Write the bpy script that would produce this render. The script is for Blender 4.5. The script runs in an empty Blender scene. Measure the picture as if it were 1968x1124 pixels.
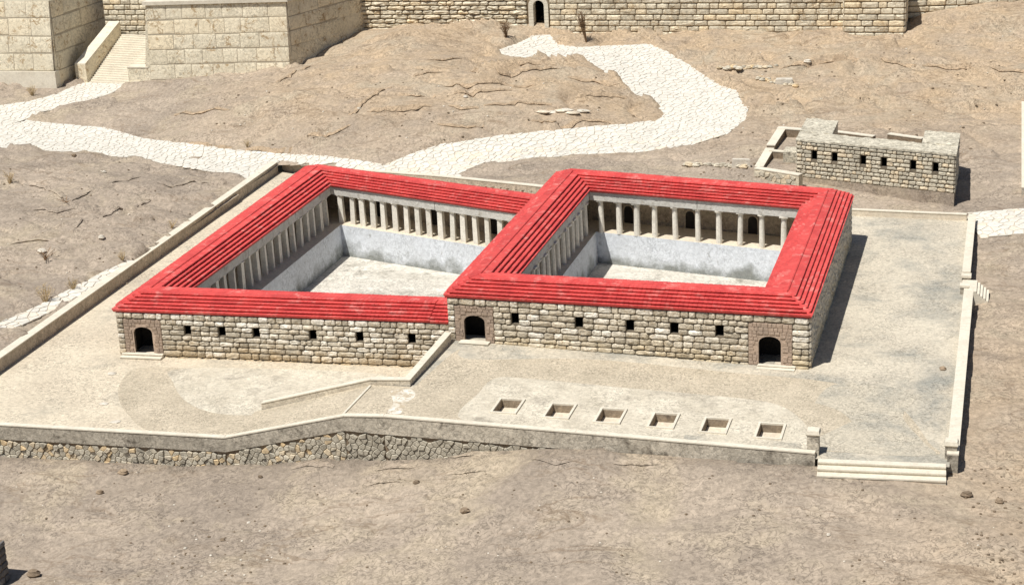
import bpy, math, random
import numpy as np
from mathutils import Vector, Matrix, noise

random.seed(11)
sc = bpy.context.scene
COL = sc.collection
R = math.radians

# ------------------------------------------------------------------ camera
PW, PH = 1968.0, 1124.0            # size of the photograph the survey was taken from
FPX = 3500.0                       # focal length in those pixels
def _camera_frame():
    yv = Vector((1975 - PW / 2, 645 + PH / 2, -FPX)).normalized()      # direction of world +Y
    a = 1500 - PW / 2
    b = (-FPX * FPX - a * (1975 - PW / 2)) / (-645 - PH / 2)
    up = -Vector((a, -b, -FPX)).normalized()
    x = yv.cross(up)
    M = Matrix((x, yv, up))        # camera -> world rotation
    d = Vector((1557 - PW / 2, -(712 - PH / 2), -FPX)).normalized()
    return M, -(M @ (d * 140.0))
CM, CP = _camera_frame()
cam = bpy.data.cameras.new('camera'); camo = bpy.data.objects.new('camera', cam); COL.objects.link(camo)
cam.sensor_width = 36.0; cam.lens = FPX / PW * 36.0
cam.clip_start = 1.0; cam.clip_end = 3000.0
camo.matrix_world = Matrix.Translation(CP) @ CM.to_4x4()
sc.camera = camo

def at(px, py, z):                 # survey helper: sight line met with a level plane
    d = CM @ Vector((px - PW / 2, -(py - PH / 2), -FPX))
    return CP + d * ((z - CP.z) / d.z)

# ------------------------------------------------------------------ light
SUN = Vector((-0.265, -0.42, 1.0)).normalized()
w = bpy.data.worlds.new('World'); sc.world = w; w.use_nodes = True
nt = w.node_tree; bg = nt.nodes['Background']
sky = nt.nodes.new('ShaderNodeTexSky'); sky.sky_type = 'NISHITA'; sky.sun_disc = False
sky.sun_elevation = math.asin(SUN.z); sky.sun_rotation = math.atan2(SUN.x, SUN.y)
nt.links.new(sky.outputs[0], bg.inputs[0]); bg.inputs[1].default_value = 0.055
sl = bpy.data.lights.new('sun', 'SUN'); slo = bpy.data.objects.new('sun', sl); COL.objects.link(slo)
sl.energy = 5.0; sl.angle = R(0.5); sl.color = (1.0, 0.97, 0.915)
slo.rotation_euler = SUN.to_track_quat('Z', 'Y').to_euler(); slo.location = (0, 0, 200)
sc.view_settings.view_transform = 'Standard'; sc.view_settings.look = 'None'
sc.view_settings.gamma = 1.0; sc.view_settings.use_curve_mapping = False
sc.view_settings.exposure = 0.06

# ------------------------------------------------------------------ materials
def material(name, c1, c2, scale=0.3, grain=4.0, grain_amt=0.25, bump=0.3, bump_scale=None, rnd=0.0,
             stain=None, stain_scale=0.5, stain_lo=0.55, stain_hi=0.72, rough=0.9, low=None, hue=None, aniso=None,
             worm=0.0, worm_scale=1.6, crack_shade=0.0, vein=None, attr=None):
    m = bpy.data.materials.new(name); m.use_nodes = True
    t = m.node_tree; N = t.nodes; L = t.links
    bs = N['Principled BSDF']; bs.inputs['Roughness'].default_value = rough
    bs.inputs['Specular IOR Level'].default_value = 0.25
    geo = N.new('ShaderNodeNewGeometry'); pos = geo.outputs['Position']
    if aniso:
        mp = N.new('ShaderNodeMapping'); mp.inputs['Scale'].default_value = aniso
        L.new(pos, mp.inputs['Vector']); apos = mp.outputs[0]
    else: apos = pos
    def tex(sc_, det, rgh=0.6, dist=0.0, p=None):
        n = N.new('ShaderNodeTexNoise'); n.inputs['Scale'].default_value = sc_; n.inputs['Detail'].default_value = det
        n.inputs['Roughness'].default_value = rgh; n.inputs['Distortion'].default_value = dist
        L.new(p or pos, n.inputs['Vector']); return n.outputs['Fac']
    def ramp(f, lo, hi, a=0.0, b=1.0):
        r = N.new('ShaderNodeMapRange'); r.inputs[1].default_value = lo; r.inputs[2].default_value = hi
        r.inputs[3].default_value = a; r.inputs[4].default_value = b; L.new(f, r.inputs[0]); return r.outputs[0]
    def mix(f, a, b, mode='MIX'):
        x = N.new('ShaderNodeMix'); x.data_type = 'RGBA'; x.blend_type = mode
        if isinstance(f, float): x.inputs[0].default_value = f
        else: L.new(f, x.inputs[0])
        for s, v in ((6, a), (7, b)):
            if isinstance(v, tuple): x.inputs[s].default_value = (*v, 1)
            else: L.new(v, x.inputs[s])
        return x.outputs[2]
    def gray(f):
        c = N.new('ShaderNodeCombineColor')
        for i in range(3): L.new(f, c.inputs[i])
        return c.outputs[0]
    col = mix(ramp(tex(scale, 5, p=apos), 0.35, 0.65), c1, c2)
    if attr:                                    # soil colour by place, stored on the ground mesh
        for nm, c_, am in attr:
            at_ = N.new('ShaderNodeAttribute'); at_.attribute_name = nm
            mu = N.new('ShaderNodeMath'); mu.operation = 'MULTIPLY'; L.new(at_.outputs['Fac'], mu.inputs[0]); L.new(ramp(tex(.22, 5), .3, .6, .35 * am, am), mu.inputs[1])
            col = mix(mu.outputs[0], col, c_)
    oi = N.new('ShaderNodeObjectInfo')
    if hue:
        col = mix(ramp(oi.outputs['Random'], 0.6, 1.0), col, hue)
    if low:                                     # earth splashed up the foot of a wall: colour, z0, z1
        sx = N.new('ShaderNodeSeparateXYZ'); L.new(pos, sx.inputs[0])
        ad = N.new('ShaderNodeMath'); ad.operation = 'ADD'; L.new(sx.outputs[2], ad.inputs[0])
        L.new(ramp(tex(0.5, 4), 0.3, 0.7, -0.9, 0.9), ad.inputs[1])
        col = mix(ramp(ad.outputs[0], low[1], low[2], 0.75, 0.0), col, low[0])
    if stain:
        col = mix(ramp(tex(stain_scale, 8, 0.68, 0.4), stain_lo, stain_hi), col, stain)
    g = ramp(tex(grain, 6, 0.7, 0.6), 0.3, 0.7, 1.0 - grain_amt, 1.0 + grain_amt)
    col = mix(1.0, col, gray(g), 'MULTIPLY')
    if worm:                                    # fine wandering cracks and drying lines
        a = N.new('ShaderNodeMath'); a.operation = 'SUBTRACT'; L.new(tex(worm_scale, 2, 0.5, .7), a.inputs[0]); a.inputs[1].default_value = 0.5
        b = N.new('ShaderNodeMath'); b.operation = 'ABSOLUTE'; L.new(a.outputs[0], b.inputs[0])
        wl = mix(1.0, col, gray(ramp(b.outputs[0], 0.0, 0.06, 1.0 - worm, 1.0 + worm * .22)), 'MULTIPLY')
        col = mix(ramp(tex(worm_scale * .12, 4), .36, .60, .15, 1.0), col, wl)
    if vein:                                    # brown natural veins in the stone
        a = N.new('ShaderNodeMath'); a.operation = 'SUBTRACT'; L.new(tex(vein[1], 4, 0.6, 1.0), a.inputs[0]); a.inputs[1].default_value = 0.5
        b = N.new('ShaderNodeMath'); b.operation = 'ABSOLUTE'; L.new(a.outputs[0], b.inputs[0])
        k = N.new('ShaderNodeMath'); k.operation = 'MULTIPLY'; L.new(ramp(b.outputs[0], 0.0, vein[3], 1.0, 0.0), k.inputs[0]); L.new(ramp(tex(vein[1] * .9, 3), .50, .60, 0, vein[2]), k.inputs[1])
        col = mix(k.outputs[0], col, vein[0])
    if crack_shade:                                   # long seams along the slope: dark earth with crease shade painted in
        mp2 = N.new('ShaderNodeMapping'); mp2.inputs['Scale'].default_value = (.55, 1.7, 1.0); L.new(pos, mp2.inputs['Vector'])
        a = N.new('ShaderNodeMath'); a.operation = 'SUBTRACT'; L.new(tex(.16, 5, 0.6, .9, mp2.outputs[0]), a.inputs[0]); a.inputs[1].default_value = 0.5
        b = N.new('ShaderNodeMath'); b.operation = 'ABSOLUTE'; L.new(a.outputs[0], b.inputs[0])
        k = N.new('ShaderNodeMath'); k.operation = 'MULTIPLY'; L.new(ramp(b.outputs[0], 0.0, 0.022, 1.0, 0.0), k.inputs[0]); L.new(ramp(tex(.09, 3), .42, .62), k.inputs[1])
        k2 = N.new('ShaderNodeMath'); k2.operation = 'MULTIPLY'; L.new(k.outputs[0], k2.inputs[0]); k2.inputs[1].default_value = crack_shade
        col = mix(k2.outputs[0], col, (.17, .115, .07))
    if rnd:
        col = mix(1.0, col, gray(ramp(oi.outputs['Random'], 0, 1, 1 - rnd, 1 + rnd)), 'MULTIPLY')
    L.new(col, bs.inputs['Base Color'])
    bp = N.new('ShaderNodeBump'); bp.inputs['Strength'].default_value = bump; bp.inputs['Distance'].default_value = 0.12
    L.new(tex(bump_scale or grain, 7, 0.7, 0.5), bp.inputs['Height']); L.new(bp.outputs[0], bs.inputs['Normal'])
    return m

M = {}
M['soil'] = material('dry_soil', (.405, .332, .256), (.285, .234, .184), .07, 2.4, .30, .8, 2.2, stain=(.40, .33, .24), stain_scale=.13, stain_lo=.5, stain_hi=.66, aniso=(1, 1.7, 1), worm=.42, worm_scale=2.1, crack_shade=.55, attr=(('warm', (.44, .33, .215), .9), ('damp', (.15, .125, .10), .85)))
M['court'] = material('court_plaster', (.59, .53, .42), (.46, .41, .325), .14, 3.0, .22, .5, 3.0, stain=(.30, .29, .25), stain_scale=.16, stain_lo=.47, stain_hi=.66, worm=.38, worm_scale=2.4)
M['court_low'] = material('warm_court_plaster', (.63, .55, .42), (.535, .46, .35), .14, 3.0, .20, .5, 3.0, stain=(.40, .36, .285), stain_scale=.16, stain_lo=.52, stain_hi=.72, worm=.38, worm_scale=2.4)
M['pier_stone'] = material('dark_pier_stone', (.20, .19, .18), (.14, .135, .13), .8, 3.5, .3, .6, rnd=.2)
M['cement_light'] = material('pale_cement', (.64, .58, .465), (.52, .465, .365), .35, 3.0, .2, .5, 3.0, stain=(.36, .32, .255), stain_scale=.4, stain_lo=.52, stain_hi=.7, worm=.36, worm_scale=2.4)
M['cement_gravel'] = material('gravelly_cement', (.54, .465, .35), (.455, .39, .29), .3, 5.0, .3, .6, 5.0, worm=.45, worm_scale=3.0)
M['cement_grey'] = material('grey_cement', (.52, .465, .365), (.47, .42, .33), .3, 4.0, .26, .5, 4.0, stain=(.37, .345, .285), stain_scale=.25, stain_lo=.46, stain_hi=.62, worm=.45, worm_scale=2.6)
M['paving'] = material('white_paving_stone', (.73, .695, .615), (.64, .605, .53), .5, 3.0, .12, .35, 3.0, rnd=.10, hue=(.66, .57, .45), worm=.16, worm_scale=1.8)
M['joint'] = material('path_joint', (.56, .49, .39), (.48, .42, .32), .5, 3.0, .2, .3)
M['stone_a'] = material('lower_wall_stone', (.63, .56, .44), (.475, .415, .32), .9, 3.0, .32, 1.0, 3.5, rnd=.22, hue=(.67, .63, .55), low=((.47, .34, .185), -2.5, -0.7), stain=(.22, .19, .145), stain_scale=1.5, stain_lo=.58, stain_hi=.74, worm=.3, worm_scale=2.6, vein=((.34, .24, .13), 1.6, .7, .05))
M['stone_b'] = material('upper_wall_stone', (.64, .565, .44), (.495, .43, .33), .9, 3.0, .32, 1.0, 3.5, rnd=.22, hue=(.67, .63, .55), low=((.54, .43, .26), 0.0, 1.8), stain=(.23, .195, .15), stain_scale=1.5, stain_lo=.58, stain_hi=.74, worm=.3, worm_scale=2.6, vein=((.36, .26, .15), 1.6, .7, .05))
M['mortar'] = material('dark_mortar', (.15, .125, .092), (.20, .165, .12), .8, 4.0, .3, .4)
M['brick'] = material('reddish_stone', (.45, .34, .255), (.37, .285, .22), 1.0, 4.0, .3, .5, rnd=.2, hue=(.48, .365, .28))
M['roof'] = material('red_painted_tile', (.65, .090, .080), (.53, .064, .060), .5, 2.2, .18, .30, 5.0, rough=.65, rnd=.08, stain=(.72, .29, .25), stain_scale=.9, stain_lo=.54, stain_hi=.74)
M['column'] = material('pale_column_stone', (.80, .755, .66), (.70, .655, .56), .8, 4.0, .18, .3, rnd=.08, stain=(.42, .34, .24), stain_scale=1.0, stain_lo=.6, stain_hi=.8)
M['beam'] = material('grey_lintel_stone', (.60, .58, .53), (.50, .48, .43), .8, 4.0, .2, .4, stain=(.30, .27, .21), stain_scale=.9)
M['tan'] = material('tan_plaster', (.54, .455, .35), (.43, .36, .275), .6, 3.5, .30, .5, stain=(.22, .175, .125), stain_scale=.8, stain_lo=.58, stain_hi=.74, worm=.34, worm_scale=2.0)
M['pit_lining'] = material('brown_pit_plaster', (.34, .27, .19), (.25, .20, .145), .8, 3.5, .3, .5, stain=(.14, .11, .08), stain_scale=1.2)
M['ledge'] = material('cream_ledge', (.68, .60, .47), (.60, .52, .41), .6, 3.5, .2, .4)
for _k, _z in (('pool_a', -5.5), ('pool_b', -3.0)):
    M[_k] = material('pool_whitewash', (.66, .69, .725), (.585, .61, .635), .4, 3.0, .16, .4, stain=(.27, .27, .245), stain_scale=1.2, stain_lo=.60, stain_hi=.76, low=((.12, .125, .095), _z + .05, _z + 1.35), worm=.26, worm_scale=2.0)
M['pool_floor'] = material('pool_floor_plaster', (.65, .615, .54), (.50, .47, .405), .35, 2.5, .25, .4, stain=(.28, .26, .215), stain_scale=.35, stain_lo=.52, stain_hi=.72, worm=.36, worm_scale=2.0, aniso=(.5, 1.6, 1))
M['plaster'] = material('grey_wall_plaster', (.50, .45, .365), (.37, .33, .265), .5, 3.5, .34, .6, 3.5, stain=(.11, .092, .07), stain_scale=.7, stain_lo=.52, stain_hi=.68, worm=.4, worm_scale=2.4, rnd=.18)
M['plaster_pale'] = material('pale_wall_plaster', (.62, .55, .43), (.52, .455, .355), .5, 3.5, .25, .5, 3.5, stain=(.22, .19, .15), stain_scale=.5, stain_lo=.6, stain_hi=.78, worm=.3, worm_scale=2.2, rnd=.08)
M['coping'] = material('white_coping', (.70, .645, .53), (.63, .57, .46), .7, 4.0, .14, .25, stain=(.45, .39, .30), stain_scale=.9, stain_lo=.60, stain_hi=.8)
M['rubble'] = material('rubble_stone', (.60, .545, .435), (.44, .395, .31), 1.0, 3.5, .3, .7, rnd=.28, hue=(.50, .37, .21), stain=(.13, .11, .08), stain_scale=.5, stain_lo=.56, stain_hi=.72)
M['earth_dark'] = material('dark_earth', (.19, .145, .10), (.26, .20, .14), 1.0, 4.0, .3, .6)
M['ashlar'] = material('pitted_travertine', (.76, .69, .535), (.65, .58, .435), .25, 3.0, .18, .6, 2.4, rnd=.03, hue=(.75, .65, .47), stain=(.38, .26, .13), stain_scale=1.3, stain_lo=.62, stain_hi=.70, worm=.34, worm_scale=1.7, vein=((.34, .22, .10), .6, .95, .045))
M['ashlar_joint'] = material('travertine_joint', (.46, .40, .30), (.38, .33, .25), .6, 4.0, .2, .3)
M['city'] = material('cream_rusticated_stone', (.73, .66, .51), (.57, .505, .385), .35, 2.5, .28, .9, 2.5, rnd=.14, hue=(.66, .545, .37), stain=(.40, .28, .14), stain_scale=.35, stain_lo=.55, stain_hi=.73, worm=.3, worm_scale=1.2, vein=((.32, .21, .10), .9, .7, .05))
M['city_mortar'] = material('city_wall_joint', (.20, .15, .095), (.26, .20, .13), .6, 4.0, .3, .3)
M['house'] = material('grey_rubble_wall_stone', (.58, .53, .42), (.45, .405, .315), .8, 3.5, .28, .7, rnd=.22, hue=(.55, .455, .32), stain=(.20, .175, .13), stain_scale=1.3, stain_lo=.58, stain_hi=.74)
M['house_roof'] = material('rough_roof_mortar', (.62, .57, .455), (.47, .43, .34), .7, 3.0, .35, 1.0, 2.5, stain=(.25, .22, .165), stain_scale=1.0, stain_lo=.52, stain_hi=.68, worm=.4, worm_scale=1.8)
M['dark'] = material('interior_shade', (.03, .026, .022), (.04, .035, .03), 1.0, 4.0, .2, .2)  # near-black colour paints in the shade of rooms behind openings
M['rock'] = material('brown_rock', (.30, .225, .15), (.22, .165, .115), 1.2, 4.0, .3, .6, rnd=.3)
M['rock_pale'] = material('pale_rock', (.66, .61, .52), (.5, .45, .37), 1.2, 4.0, .2, .5, rnd=.1)
M['twig'] = material('dry_twig', (.26, .165, .09), (.20, .125, .07), 2.0, 4.0, .2, .1, rnd=.2)
M['straw'] = material('dry_straw', (.50, .39, .23), (.42, .32, .18), 2.0, 4.0, .2, .1, rnd=.2)

# ------------------------------------------------------------------ object helpers
def tag(o, label=None, cat=None, group=None, kind=None):
    if label: o['label'] = label
    if cat: o['category'] = cat
    if group: o['group'] = group
    if kind: o['kind'] = kind
    return o

def thing(name, loc, label, cat, group=None):
    o = bpy.data.objects.new(name, None); COL.objects.link(o); o.location = loc; o.empty_display_size = .5
    return tag(o, label, cat, group)

def world_loc(o):
    v = Vector(o.location)
    while o.parent: o = o.parent; v = v + Vector(o.location)
    return v

def link(o, parent=None):
    COL.objects.link(o)
    if parent is not None:
        o.parent = parent; o.location = Vector(o.location) - world_loc(parent)
    return o

class MB:
    def __init__(s): s.v = []; s.f = []
    def poly(s, pts):
        i = len(s.v); s.v += [tuple(p) for p in pts]; s.f.append(tuple(range(i, i + len(pts))))
    def hexa(s, b, t):                        # bottom ring, top ring (ccw from above), n corners
        n = len(b); i = len(s.v); s.v += [tuple(p) for p in b] + [tuple(p) for p in t]
        s.f.append(tuple(range(i + n - 1, i - 1, -1))); s.f.append(tuple(range(i + n, i + 2 * n)))
        for k in range(n):
            j = (k + 1) % n; s.f.append((i + k, i + j, i + n + j, i + n + k))
    def box(s, x0, x1, y0, y1, z0, z1):
        q = [(x0, y0), (x1, y0), (x1, y1), (x0, y1)]
        s.hexa([(x, y, z0) for x, y in q], [(x, y, z1) for x, y in q])
    def wall(s, p, q, t, z0, z1, z0b=None, z1b=None, side=0):  # straight wall between plan points; side: 0 centred, 1 to the left of p->q
        d = Vector((q[0] - p[0], q[1] - p[1])).normalized(); n = Vector((-d.y, d.x))
        a, b = (-t / 2, t / 2) if side == 0 else ((0, t) if side == 1 else (-t, 0))
        z0b = z0 if z0b is None else z0b; z1b = z1 if z1b is None else z1b
        P_ = [(p[0] + n.x * a, p[1] + n.y * a), (q[0] + n.x * a, q[1] + n.y * a), (q[0] + n.x * b, q[1] + n.y * b), (p[0] + n.x * b, p[1] + n.y * b)]
        zb = (z0, z0b, z0b, z0); zt = (z1, z1b, z1b, z1)
        s.hexa([(P_[k][0], P_[k][1], zb[k]) for k in range(4)], [(P_[k][0], P_[k][1], zt[k]) for k in range(4)])
    def build(s, name, mat, parent=None, smooth=False, mesh_only=False):
        V = np.array(s.v, dtype=float); c = (V.min(0) + V.max(0)) / 2
        me = bpy.data.meshes.new(name); me.from_pydata([tuple(x) for x in (V - c)], [], s.f); me.update()
        me.materials.append(mat)
        if smooth:
            for p in me.polygons: p.use_smooth = True
        o = bpy.data.objects.new(name, me); o.location = c
        return link(o, parent)

def inst(name, mesh, mat4, parent):
    o = bpy.data.objects.new(name, mesh); COL.objects.link(o)
    if parent is not None:
        o.parent = parent; o.matrix_local = Matrix.Translation(-world_loc(parent)) @ mat4
    else: o.matrix_world = mat4
    return o

# rough blocks: unit in u and v, depth 0..1 outwards; shared between all walls of one material
def block_mesh(rng, mat, rough, name):
    v = []; f = []
    c = min(.13, .105 * rough)
    def ring(s, d, j):
        pts = [(-.5 + c, -.5), (.5 - c, -.5), (.5, -.5 + c * 1.6), (.5, .5 - c * 1.6), (.5 - c, .5), (-.5 + c, .5), (-.5, .5 - c * 1.6), (-.5, -.5 + c * 1.6)]
        return [(x * s[0] + rng.uniform(-j, j), y * s[1] + rng.uniform(-j, j), d + rng.uniform(-j, j) * 2) for x, y in pts]
    v += ring((.985, .985), 0, 0); v += ring((.985, .97), .45, .012 * rough); v += ring((.80, .72), .86, .05 * rough)
    for r in (0, 8):
        for k in range(8):
            j = (k + 1) % 8; f.append((r + k, r + j, r + 8 + j, r + 8 + k))
    # the face is broken into two pitches meeting along a random ridge
    v.append((rng.uniform(-.25, -.05), rng.uniform(-.22, .22), 1.0 + rng.uniform(-.3, .4) * rough))
    v.append((rng.uniform(.05, .25), rng.uniform(-.15, .15), 1.0 + rng.uniform(-.2, .25) * rough))
    a, b = 24, 25
    o = 16
    f += [(o + 0, o + 1, b, a), (o + 1, o + 2, b), (o + 2, o + 3, b), (o + 3, o + 4, b), (o + 4, o + 5, a, b), (o + 5, o + 6, a), (o + 6, o + 7, a), (o + 7, o + 0, a)]
    me = bpy.data.meshes.new(name); me.from_pydata(v, [], f); me.update(); me.materials.append(mat)
    return me

LIB = {}
def lib(name, mat, rough=1.0, n=14):
    k = (name, mat.name, rough)
    if k not in LIB:
        rng = random.Random(len(LIB) + 5)
        LIB[k] = [block_mesh(rng, mat, rough, name) for _ in range(n)]
    return LIB[k]

def masonry(parent, p, q, ztop, rows, bw, depth, meshes, name, openings=(), zfloor=None, gap=.042, rng=random, joined=False, slant=0.0, wjit=.46, top_clip=None):
    """courses of blocks on the outer (right-hand) side of the line p->q, row 0 at the top; rows = list of heights"""
    p = Vector(p); q = Vector(q); d = (q - p); Lg = d.length; d.normalize(); n = Vector((d.y, -d.x))
    z = ztop; out = []; mb = MB()
    u3 = Vector((d.x, d.y, 0)); n3 = Vector((n.x, n.y, slant)).normalized(); v3 = n3.cross(u3)
    for h in rows:
        z1 = z; z0 = z - h; z = z0
        cuts = sorted((a, b) for a, b, c0, c1 in openings if c0 < z1 - .06 and c1 > z0 + .06)
        segs = []; s = 0.0
        for a, b in cuts:
            if a > s + .15: segs.append((s, a))
            s = max(s, b)
        if Lg > s + .15: segs.append((s, Lg))
        for a, b in segs:
            k = max(1, round((b - a) / (bw * rng.uniform(.85, 1.15))))
            ws = [rng.uniform(1 - wjit, 1 + wjit) for _ in range(k)]; tt = sum(ws); u = a
            for wv in ws:
                wd = wv / tt * (b - a); uc = u + wd / 2; u += wd
                g0 = zfloor(uc) if zfloor else -1e9
                if z1 < g0 + .08: continue
                hh = h * rng.uniform(.88, 1.02)
                off = slant * (ztop - (z0 + h / 2))
                c = Vector((p.x + d.x * uc + n.x * off, p.y + d.y * uc + n.y * off, z0 + h / 2))
                dep = depth * rng.uniform(.75, 1.3)
                S = Matrix(((u3.x * (wd - gap), v3.x * (hh - gap), n3.x * dep, c.x), (u3.y * (wd - gap), v3.y * (hh - gap), n3.y * dep, c.y), (u3.z, v3.z * (hh - gap), n3.z * dep, c.z), (0, 0, 0, 1)))
                me = rng.choice(meshes)
                if joined:
                    i = len(mb.v); mb.v += [tuple(S @ vv.co) for vv in me.vertices]; mb.f += [tuple(i + x for x in pl.vertices) for pl in me.polygons]
                else: out.append(inst(name, me, S, parent))
    if joined:
        o = mb.build(name, meshes[0].materials[0], parent); o['kind'] = 'stuff'; return [o]
    return out

def pierced_wall(p, q, t, z0, z1, openings, name, mat, parent):
    """wall slab of thickness t left of p->q with rectangular openings (u0,u1,z0,z1)"""
    p = Vector(p); q = Vector(q); d = (q - p); Lg = d.length; d.normalize(); n = Vector((-d.y, d.x))
    us = sorted({0.0, Lg} | {o[0] for o in openings} | {o[1] for o in openings}); mb = MB()
    for a, b in zip(us[:-1], us[1:]):
        m_ = (a + b) / 2; cuts = sorted((o[2], o[3]) for o in openings if o[0] < m_ < o[1]); s = z0; pieces = []
        for c0, c1 in cuts:
            if c0 > s: pieces.append((s, c0))
            s = c1
        if s < z1: pieces.append((s, z1))
        A = p + d * a; B = p + d * b
        for c0, c1 in pieces: mb.wall(A, B, t, c0, c1, side=1)
    return mb.build(name, mat, parent)

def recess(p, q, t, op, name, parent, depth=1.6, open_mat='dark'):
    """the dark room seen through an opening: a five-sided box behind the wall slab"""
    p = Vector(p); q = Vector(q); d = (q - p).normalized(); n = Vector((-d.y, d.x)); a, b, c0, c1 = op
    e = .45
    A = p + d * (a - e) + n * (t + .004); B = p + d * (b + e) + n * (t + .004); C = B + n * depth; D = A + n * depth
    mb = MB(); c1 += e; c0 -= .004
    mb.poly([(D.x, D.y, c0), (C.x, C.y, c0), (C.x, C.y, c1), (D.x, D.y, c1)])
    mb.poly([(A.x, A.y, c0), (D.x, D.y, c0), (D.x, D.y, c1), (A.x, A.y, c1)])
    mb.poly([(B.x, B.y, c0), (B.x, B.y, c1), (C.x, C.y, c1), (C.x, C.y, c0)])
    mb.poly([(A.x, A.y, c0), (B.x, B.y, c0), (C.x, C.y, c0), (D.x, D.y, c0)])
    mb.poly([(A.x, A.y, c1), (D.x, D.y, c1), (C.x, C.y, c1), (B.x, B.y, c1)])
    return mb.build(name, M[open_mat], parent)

def arch_outline(a, b, c0, c1, rise, n=8):
    """left foot up, over and down to right foot, in (u,z)"""
    pts = [(a, c0), (a, c1 - rise)]
    for k in range(1, n):
        t = math.pi * k / n
        pts.append(((a + b) / 2 - (b - a) / 2 * math.cos(t), c1 - rise + rise * math.sin(t)))
    pts += [(b, c1 - rise), (b, c0)]
    return pts

def arch_frame(p, q, outer, inner, rise, proud, back, name, mat, parent):
    """flat panel with an arched opening, standing `proud` in front of the line p->q"""
    p = Vector(p); q = Vector(q); d = (q - p).normalized(); n = Vector((d.y, -d.x))
    A = arch_outline(*inner, rise); oa, ob, oc0, oc1 = outer; mb = MB()
    def W(u, z, o): return (p.x + d.x * u + n.x * o, p.y + d.y * u + n.y * o, z)
    O = []
    for u, z in A:
        k = (u - inner[0]) / (inner[1] - inner[0])
        O.append((oa, z) if (u, z) in (A[0], A[1]) else ((ob, z) if (u, z) in (A[-1], A[-2]) else (oa + (ob - oa) * k, oc1)))
    O[1] = (oa, oc1); O[-2] = (ob, oc1)
    for i in range(len(A) - 1):
        mb.poly([W(*O[i], proud), W(*A[i], proud), W(*A[i + 1], proud), W(*O[i + 1], proud)])
        mb.poly([W(*A[i], proud), W(*A[i], -back), W(*A[i + 1], -back), W(*A[i + 1], proud)])
        mb.poly([W(*O[i], proud), W(*O[i + 1], proud), W(*O[i + 1], -.05), W(*O[i], -.05)])
    return mb.build(name, mat, parent)

# voronoi flagstones --------------------------------------------------------
def inside(pt, poly):
    x, y = pt; c = False; j = len(poly) - 1
    for i in range(len(poly)):
        xi, yi = poly[i][0], poly[i][1]; xj, yj = poly[j][0], poly[j][1]
        if (yi > y) != (yj > y) and x < (xj - xi) * (y - yi) / (yj - yi) + xi: c = not c
        j = i
    return c

def clip(poly, m, n):                        # keep the side where (p-m).n <= 0
    out = []
    for i in range(len(poly)):
        a = poly[i]; b = poly[(i + 1) % len(poly)]
        da = (a[0] - m[0]) * n[0] + (a[1] - m[1]) * n[1]; db = (b[0] - m[0]) * n[0] + (b[1] - m[1]) * n[1]
        if da <= 0: out.append(a)
        if (da < 0 < db) or (db < 0 < da):
            t = da / (da - db); out.append((a[0] + (b[0] - a[0]) * t, a[1] + (b[1] - a[1]) * t))
    return out

def voronoi(x0, x1, y0, y1, sx, sy, keep, rng, jit=.42):
    nx = int((x1 - x0) / sx) + 3; ny = int((y1 - y0) / sy) + 3
    S = {}
    for i in range(nx):
        for j in range(ny):
            S[i, j] = (x0 + (i - 1 + .5 * (j % 2) + rng.uniform(-jit, jit)) * sx, y0 + (j - 1 + rng.uniform(-jit, jit)) * sy)
    cells = []
    for (i, j), s in S.items():
        if not keep(s): continue
        c = [(s[0] - 2 * sx, s[1] - 2 * sy), (s[0] + 2 * sx, s[1] - 2 * sy), (s[0] + 2 * sx, s[1] + 2 * sy), (s[0] - 2 * sx, s[1] + 2 * sy)]
        for di in range(-2, 3):
            for dj in range(-2, 3):
                o = S.get((i + di, j + dj))
                if o is None or (di == 0 and dj == 0): continue
                c = clip(c, ((s[0] + o[0]) / 2, (s[1] + o[1]) / 2), (o[0] - s[0], o[1] - s[1]))
        if len(c) >= 3: cells.append((s, c))
    return cells

def shrink(c, amt):
    cx_ = sum(p[0] for p in c) / len(c); cy_ = sum(p[1] for p in c) / len(c); out = []
    for x, y in c:
        dx, dy = x - cx_, y - cy_; l = math.hypot(dx, dy) or 1; k = max(.3, 1 - amt / l)
        out.append((cx_ + dx * k, cy_ + dy * k))
    return out

def stone_from_cell(mb, c, f, amt, h, rng):  # f(u,v,height)->world point
    a = shrink(c, amt); b = shrink(c, amt * 1.9 + .02); hh = h * rng.uniform(.75, 1.15); tx, ty = rng.uniform(-.05, .05), rng.uniform(-.05, .05)
    mx = sum(p[0] for p in c) / len(c); my = sum(p[1] for p in c) / len(c)
    n = len(a); i = len(mb.v)
    mb.v += [tuple(f(x, y, -.06)) for x, y in a] + [tuple(f(x, y, hh * .7)) for x, y in a] + [tuple(f(x, y, hh + tx * (x - mx) + ty * (y - my))) for x, y in b]
    for r in (0, n):
        for k in range(n):
            j = (k + 1) % n; mb.f.append((i + r + k, i + r + j, i + r + n + j, i + r + n + k))
    mb.f.append(tuple(range(i + 2 * n, i + 3 * n)))

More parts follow.
